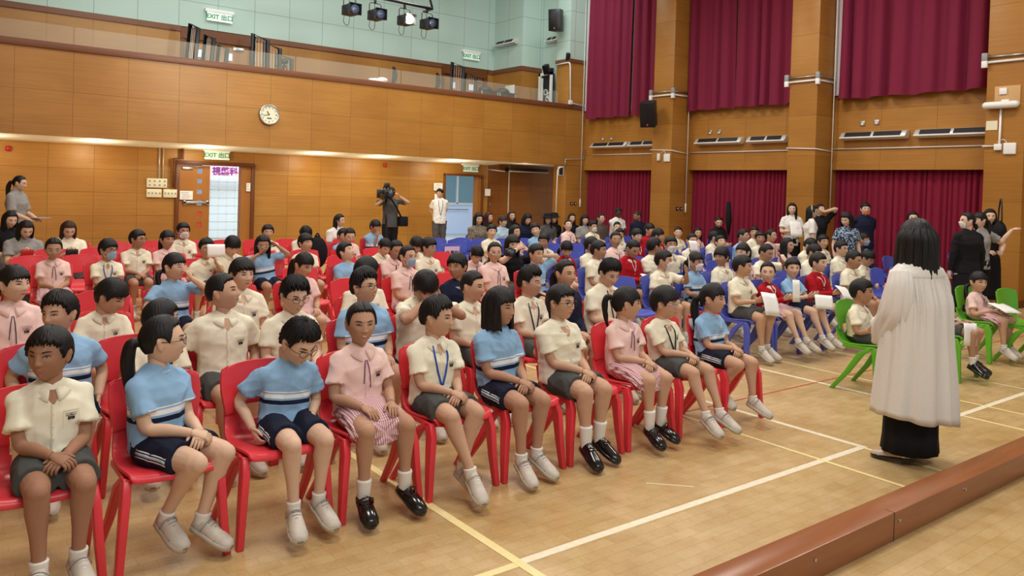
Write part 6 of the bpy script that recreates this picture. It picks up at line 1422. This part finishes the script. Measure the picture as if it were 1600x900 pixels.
def held(ret, off, w, h, R, label, curl=.015, side=None, n=8):
    wr = ret[1]['wr']; p = wr[side] if side else (wr[-1]+wr[1])/2; q = world_pt(ret, np.array(p)+np.array(off)); t = thing('paper_sheet', label, 'paper', tuple(q), ret[0].rotation_euler[2]); G = []
    for i in range(n+1):
        for j in range(5):
            u = (i/n-.5)*w; v = (j/4-.5)*h; G.append((u, v, curl*math.cos(3*i/n)+curl*.8*math.sin(2.4*j/4)))
    V = np.array(G)@np.array(R).T; m = MB(); m.add(V, [(i*5+j, i*5+j+1, (i+1)*5+j+1, (i+1)*5+j) for i in range(n) for j in range(4)])
    me = run_mods(m, [('SOLIDIFY', dict(thickness=.0016, offset=0))], 'sheet'); me.polygons.foreach_set('use_smooth', [True]*len(me.polygons)); link('sheet', me, 'paper', t); return t
A_ = ALLR
held(A_[(331, 372)], (0, -.02, .13), .21, .15, up(0, -10), 'white printed sheet held up by a boy in glasses, sixth red row', side=1)
held(A_[(1037, 390)], (-.02, -.03, .15), .13, .19, up(30, -10), 'white sheet held up by the masked boy in the second blue row', side=1)
held(A_[(1049, 368)], (-.02, -.03, .13), .20, .15, up(0, -20), 'white booklet raised by a masked boy in the third blue row', side=1)
held(A_[(1160, 398)], (0, -.12, -.02), .22, .25, rotz(R_(-20))@rotx(R_(62)), 'white drooping papers in the hands of the blue front-row boy in profile', .03)
held(A_[(1202, 408)], (0, -.10, .10), .09, .24, up(-35, -8), 'narrow white leaflet held upright by the girl in a red cardigan')
held(A_[(1240, 402)], (.02, -.14, -.05), .21, .16, rotz(R_(-38))@rotx(R_(66)), 'white sheet dangling from the hands of the boy in blue, blue front row')
held(A_[(1279, 394)], (0, -.10, .015), .28, .19, rotx(R_(42)), 'open white booklet in the hands of the boy in the red cardigan', .025)
held(A_[(985, 371)], (0, -.10, .015), .24, .17, rotx(R_(40)), 'open white booklet read by the boy in red, third blue row', .02)
held(G2, (0, -.08, .035), .34, .22, rotx(R_(20)), 'white papers lying on the lap of the girl in pink, green chair', .012)
held(G3, (-.02, -.10, -.10), .15, .22, up(-45, -8), 'white sheet hanging from the hand of the boy behind the robed woman', .03, side=-1)
held(SW, (0, -.06, .05), .24, .32, up(0, -25), 'white papers held by the woman in white cardigan')
#sheet(1388, 423, 0, .2, .2, up(-60, -20), 'white folded sheet standing up just left of the robed woman', Y=4.3)
q = world_pt(WKR, (WKR[1]['wr'][-1]+WKR[1]['wr'][1])/2+np.array([0, -.12, .03])); t = thing('tablet', 'dark flat tablet in the hands of the woman walking at far left', 'tablet', tuple(q), 0.6); link('body', bevelled(MB().box((0, 0, 0), (.24, .17, .012)), 'tb', .004), 'grey_plastic', t)
q = world_pt(PA, (PA[1]['wr'][-1]+PA[1]['wr'][1])/2+np.array([0, -.09, .03])); t = thing('mobile_phone', 'red mobile phone held by the woman in the grey tee', 'phone', tuple(q), 0); link('body', bevelled(MB().box((0, 0, 0), (.145, .012, .075)), 'ph', .004), 'red_plastic', t)
q = world_pt(PB, (PB[1]['wr'][-1]+PB[1]['wr'][1])/2+np.array([0, -.09, .03])); t = thing('mobile_phone', 'black mobile phone in the hands of the woman with long brown hair', 'phone', tuple(q), 0); link('body', bevelled(MB().box((0, 0, 0), (.145, .012, .07)), 'ph', .004), 'black_plastic', t)
# photographer's camera
q = ony(798, 395, 7.62); t = thing('photo_camera', 'black and white zoom camera pointed at us from the crowd', 'camera', tuple(q), R_(-30)); link('body', bevelled(MB().box((0, .04, 0), (.13, .07, .09)).box((0, .04, .05), (.05, .05, .03)), 'b', .01), 'black_plastic', t)
link('lens', mesh_of(MB().tube([(0, .02, 0), (0, -.05, 0)], .036, 20), 'l'), 'white_plastic', t); link('lens_ring', mesh_of(MB().tube([(0, -.05, 0), (0, -.10, 0)], .041, 20), 'l'), 'black_plastic', t); link('glass', mesh_of(MB().tube([(0, -.100, 0), (0, -.104, 0)], .030, 20), 'l'), 'lens_dark', t)
# video camera on the cameraman's shoulder, his bag and strap
q = ony(604, 303, 15.25); t = thing('video_camera', 'large black shoulder video camera held by the cameraman', 'camera', tuple(q), R_(-12))
link('body', bevelled(MB().box((0, .12, 0), (.16, .42, .22)), 'b', .02), 'black_plastic', t); link('lens', mesh_of(MB().tube([(0.02, -.08, .01), (0.02, -.2, .01)], .06, 20).tube([(0.02, -.2, .01), (0.02, -.27, .01)], .085, 20), 'l'), 'black_metal', t); link('lens_glass', mesh_of(MB().tube([(0.02, -.271, .01), (0.02, -.275, .01)], .06, 20), 'l'), 'lens_dark', t)
link('top_light', bevelled(MB().box((0, .0, .19), (.12, .1, .10)).box((0, .05, .12), (.03, .03, .08)), 'tl', .01), 'black_plastic', t); link('handle', mesh_of(MB().tube([(0, -.02, .1), (0, 0, .15), (0, .22, .15), (0, .26, .1)], .016, 8), 'h'), 'black_metal', t); link('viewfinder', bevelled(MB().box((-.13, -.02, .05), (.10, .16, .09)), 'vf', .015), 'black_plastic', t); link('battery', bevelled(MB().box((-.04, .38, 0), (.13, .1, .2)), 'bt', .01), 'black_metal', t)
link('support', mesh_of(MB().tube([(0.02, .1, -.1), (0.02, .0, -.95)], .022, 8), 's'), 'black_metal', t)
q = ony(629, 346, 15.45); t = thing('shoulder_bag', 'black camera bag hanging at the cameraman\'s right hip', 'bag', tuple(q), 0); link('pouch', bevelled(MB().box((0, 0, 0), (.22, .16, .22)), 'p', .03), 'cloth_blackish', t)
link('strap', mesh_of(MB().tube(smooth_path([(-.05, -.02, .1), (-.25, -.11, .35), (-.42, -.10, .58)]), .02, 6), 's'), 'cloth_blackish', t)
q = ony(500, 377, 11.4); t = thing('backpack', 'black backpack standing on a rear red chair', 'bag', (q[0], 11.5, .44), 0); link('body', mesh_of(MB().ell((0, 0, .24), (.17, .11, .25), 20, 14), 'b'), 'cloth_blackish', t); link('handle', mesh_of(MB().tube(smooth_path([(-.05, 0, .46), (0, 0, .54), (.05, 0, .46)]), .012, 6), 'h'), 'cloth_blackish', t)
q = onx(1562, 362, 13.3); t = thing('shoulder_bag', 'black shoulder bag with looped strap beside the outstretched arm', 'bag', tuple(q), 0.6); link('body', mesh_of(MB().ell((0, 0, 0), (.16, .09, .16), 18, 12), 'b'), 'cloth_blackish', t); link('strap', mesh_of(MB().tube(smooth_path([(-.1, 0, .12), (-.06, 0, .4), (0, 0, .5), (.08, 0, .36), (.12, 0, .1)]), .012, 6), 's'), 'black_plastic', t)
q = onx(1139, 345, 15.2); t = thing('umbrella', 'folded black umbrella leaning on the middle curtain', 'umbrella', (q[0], q[1], .8), 0.3); link('canopy', mesh_of(MB().tube([(0, 0, .05), (.0, .01, .4), (0, .02, .82)], [.03, .075, .05], 12), 'c'), 'cloth_blackish', t); link('shaft', mesh_of(MB().tube([(0, 0, -.8), (0, .0, .05)], .012, 6), 's'), 'black_metal', t)
# pink reserved sign on a blue chair, and the other empty blue chairs in view
def empty_blue(px, py, Y, label, rz=0.0, z=None): q = ony(px, py, Y); return chair(q[0], Y-.2, 'blue', label, rz), q
c, q = empty_blue(705, 381, 11.2, 'empty blue chair with the pink paper sign on its backrest')
t = thing('paper_sign', 'pink paper sign with dark Chinese lettering on a blue chair', 'sign', (q[0]-.0, 11.2-.235+.2, .64), 0); link('sheet', MB().box((0, 0, 0), (.30, .004, .23)), 'banner_pink', t); link('lettering', text_mesh('家長席', .085, .001, .002), 'ink', t, m4(rotx(PI/2), (0, -.005, 0)))
empty_blue(683, 371, 12.5, 'empty blue chair behind and left of the pink sign'); empty_blue(722, 370, 12.5, 'empty blue chair behind and right of the pink sign'); empty_blue(656, 373, 12.5, 'empty blue chair nearest the standing staff man')
for px, py, l in ((1376, 386, 'empty blue chair before the curtain, farthest of the right-hand group'), (1386, 401, 'empty blue chair right of the masked girl in navy'), (1368, 420, 'empty blue chair left of the robed woman, nearest of its group'), (1398, 419, 'empty blue chair partly hidden by the robed woman'), (1487, 397, 'empty blue chair between the robed woman and the woman in black')):
    q = onz(px, py, .79); chair(q[0]+.05, q[1]-.2, 'blue', l, .08)
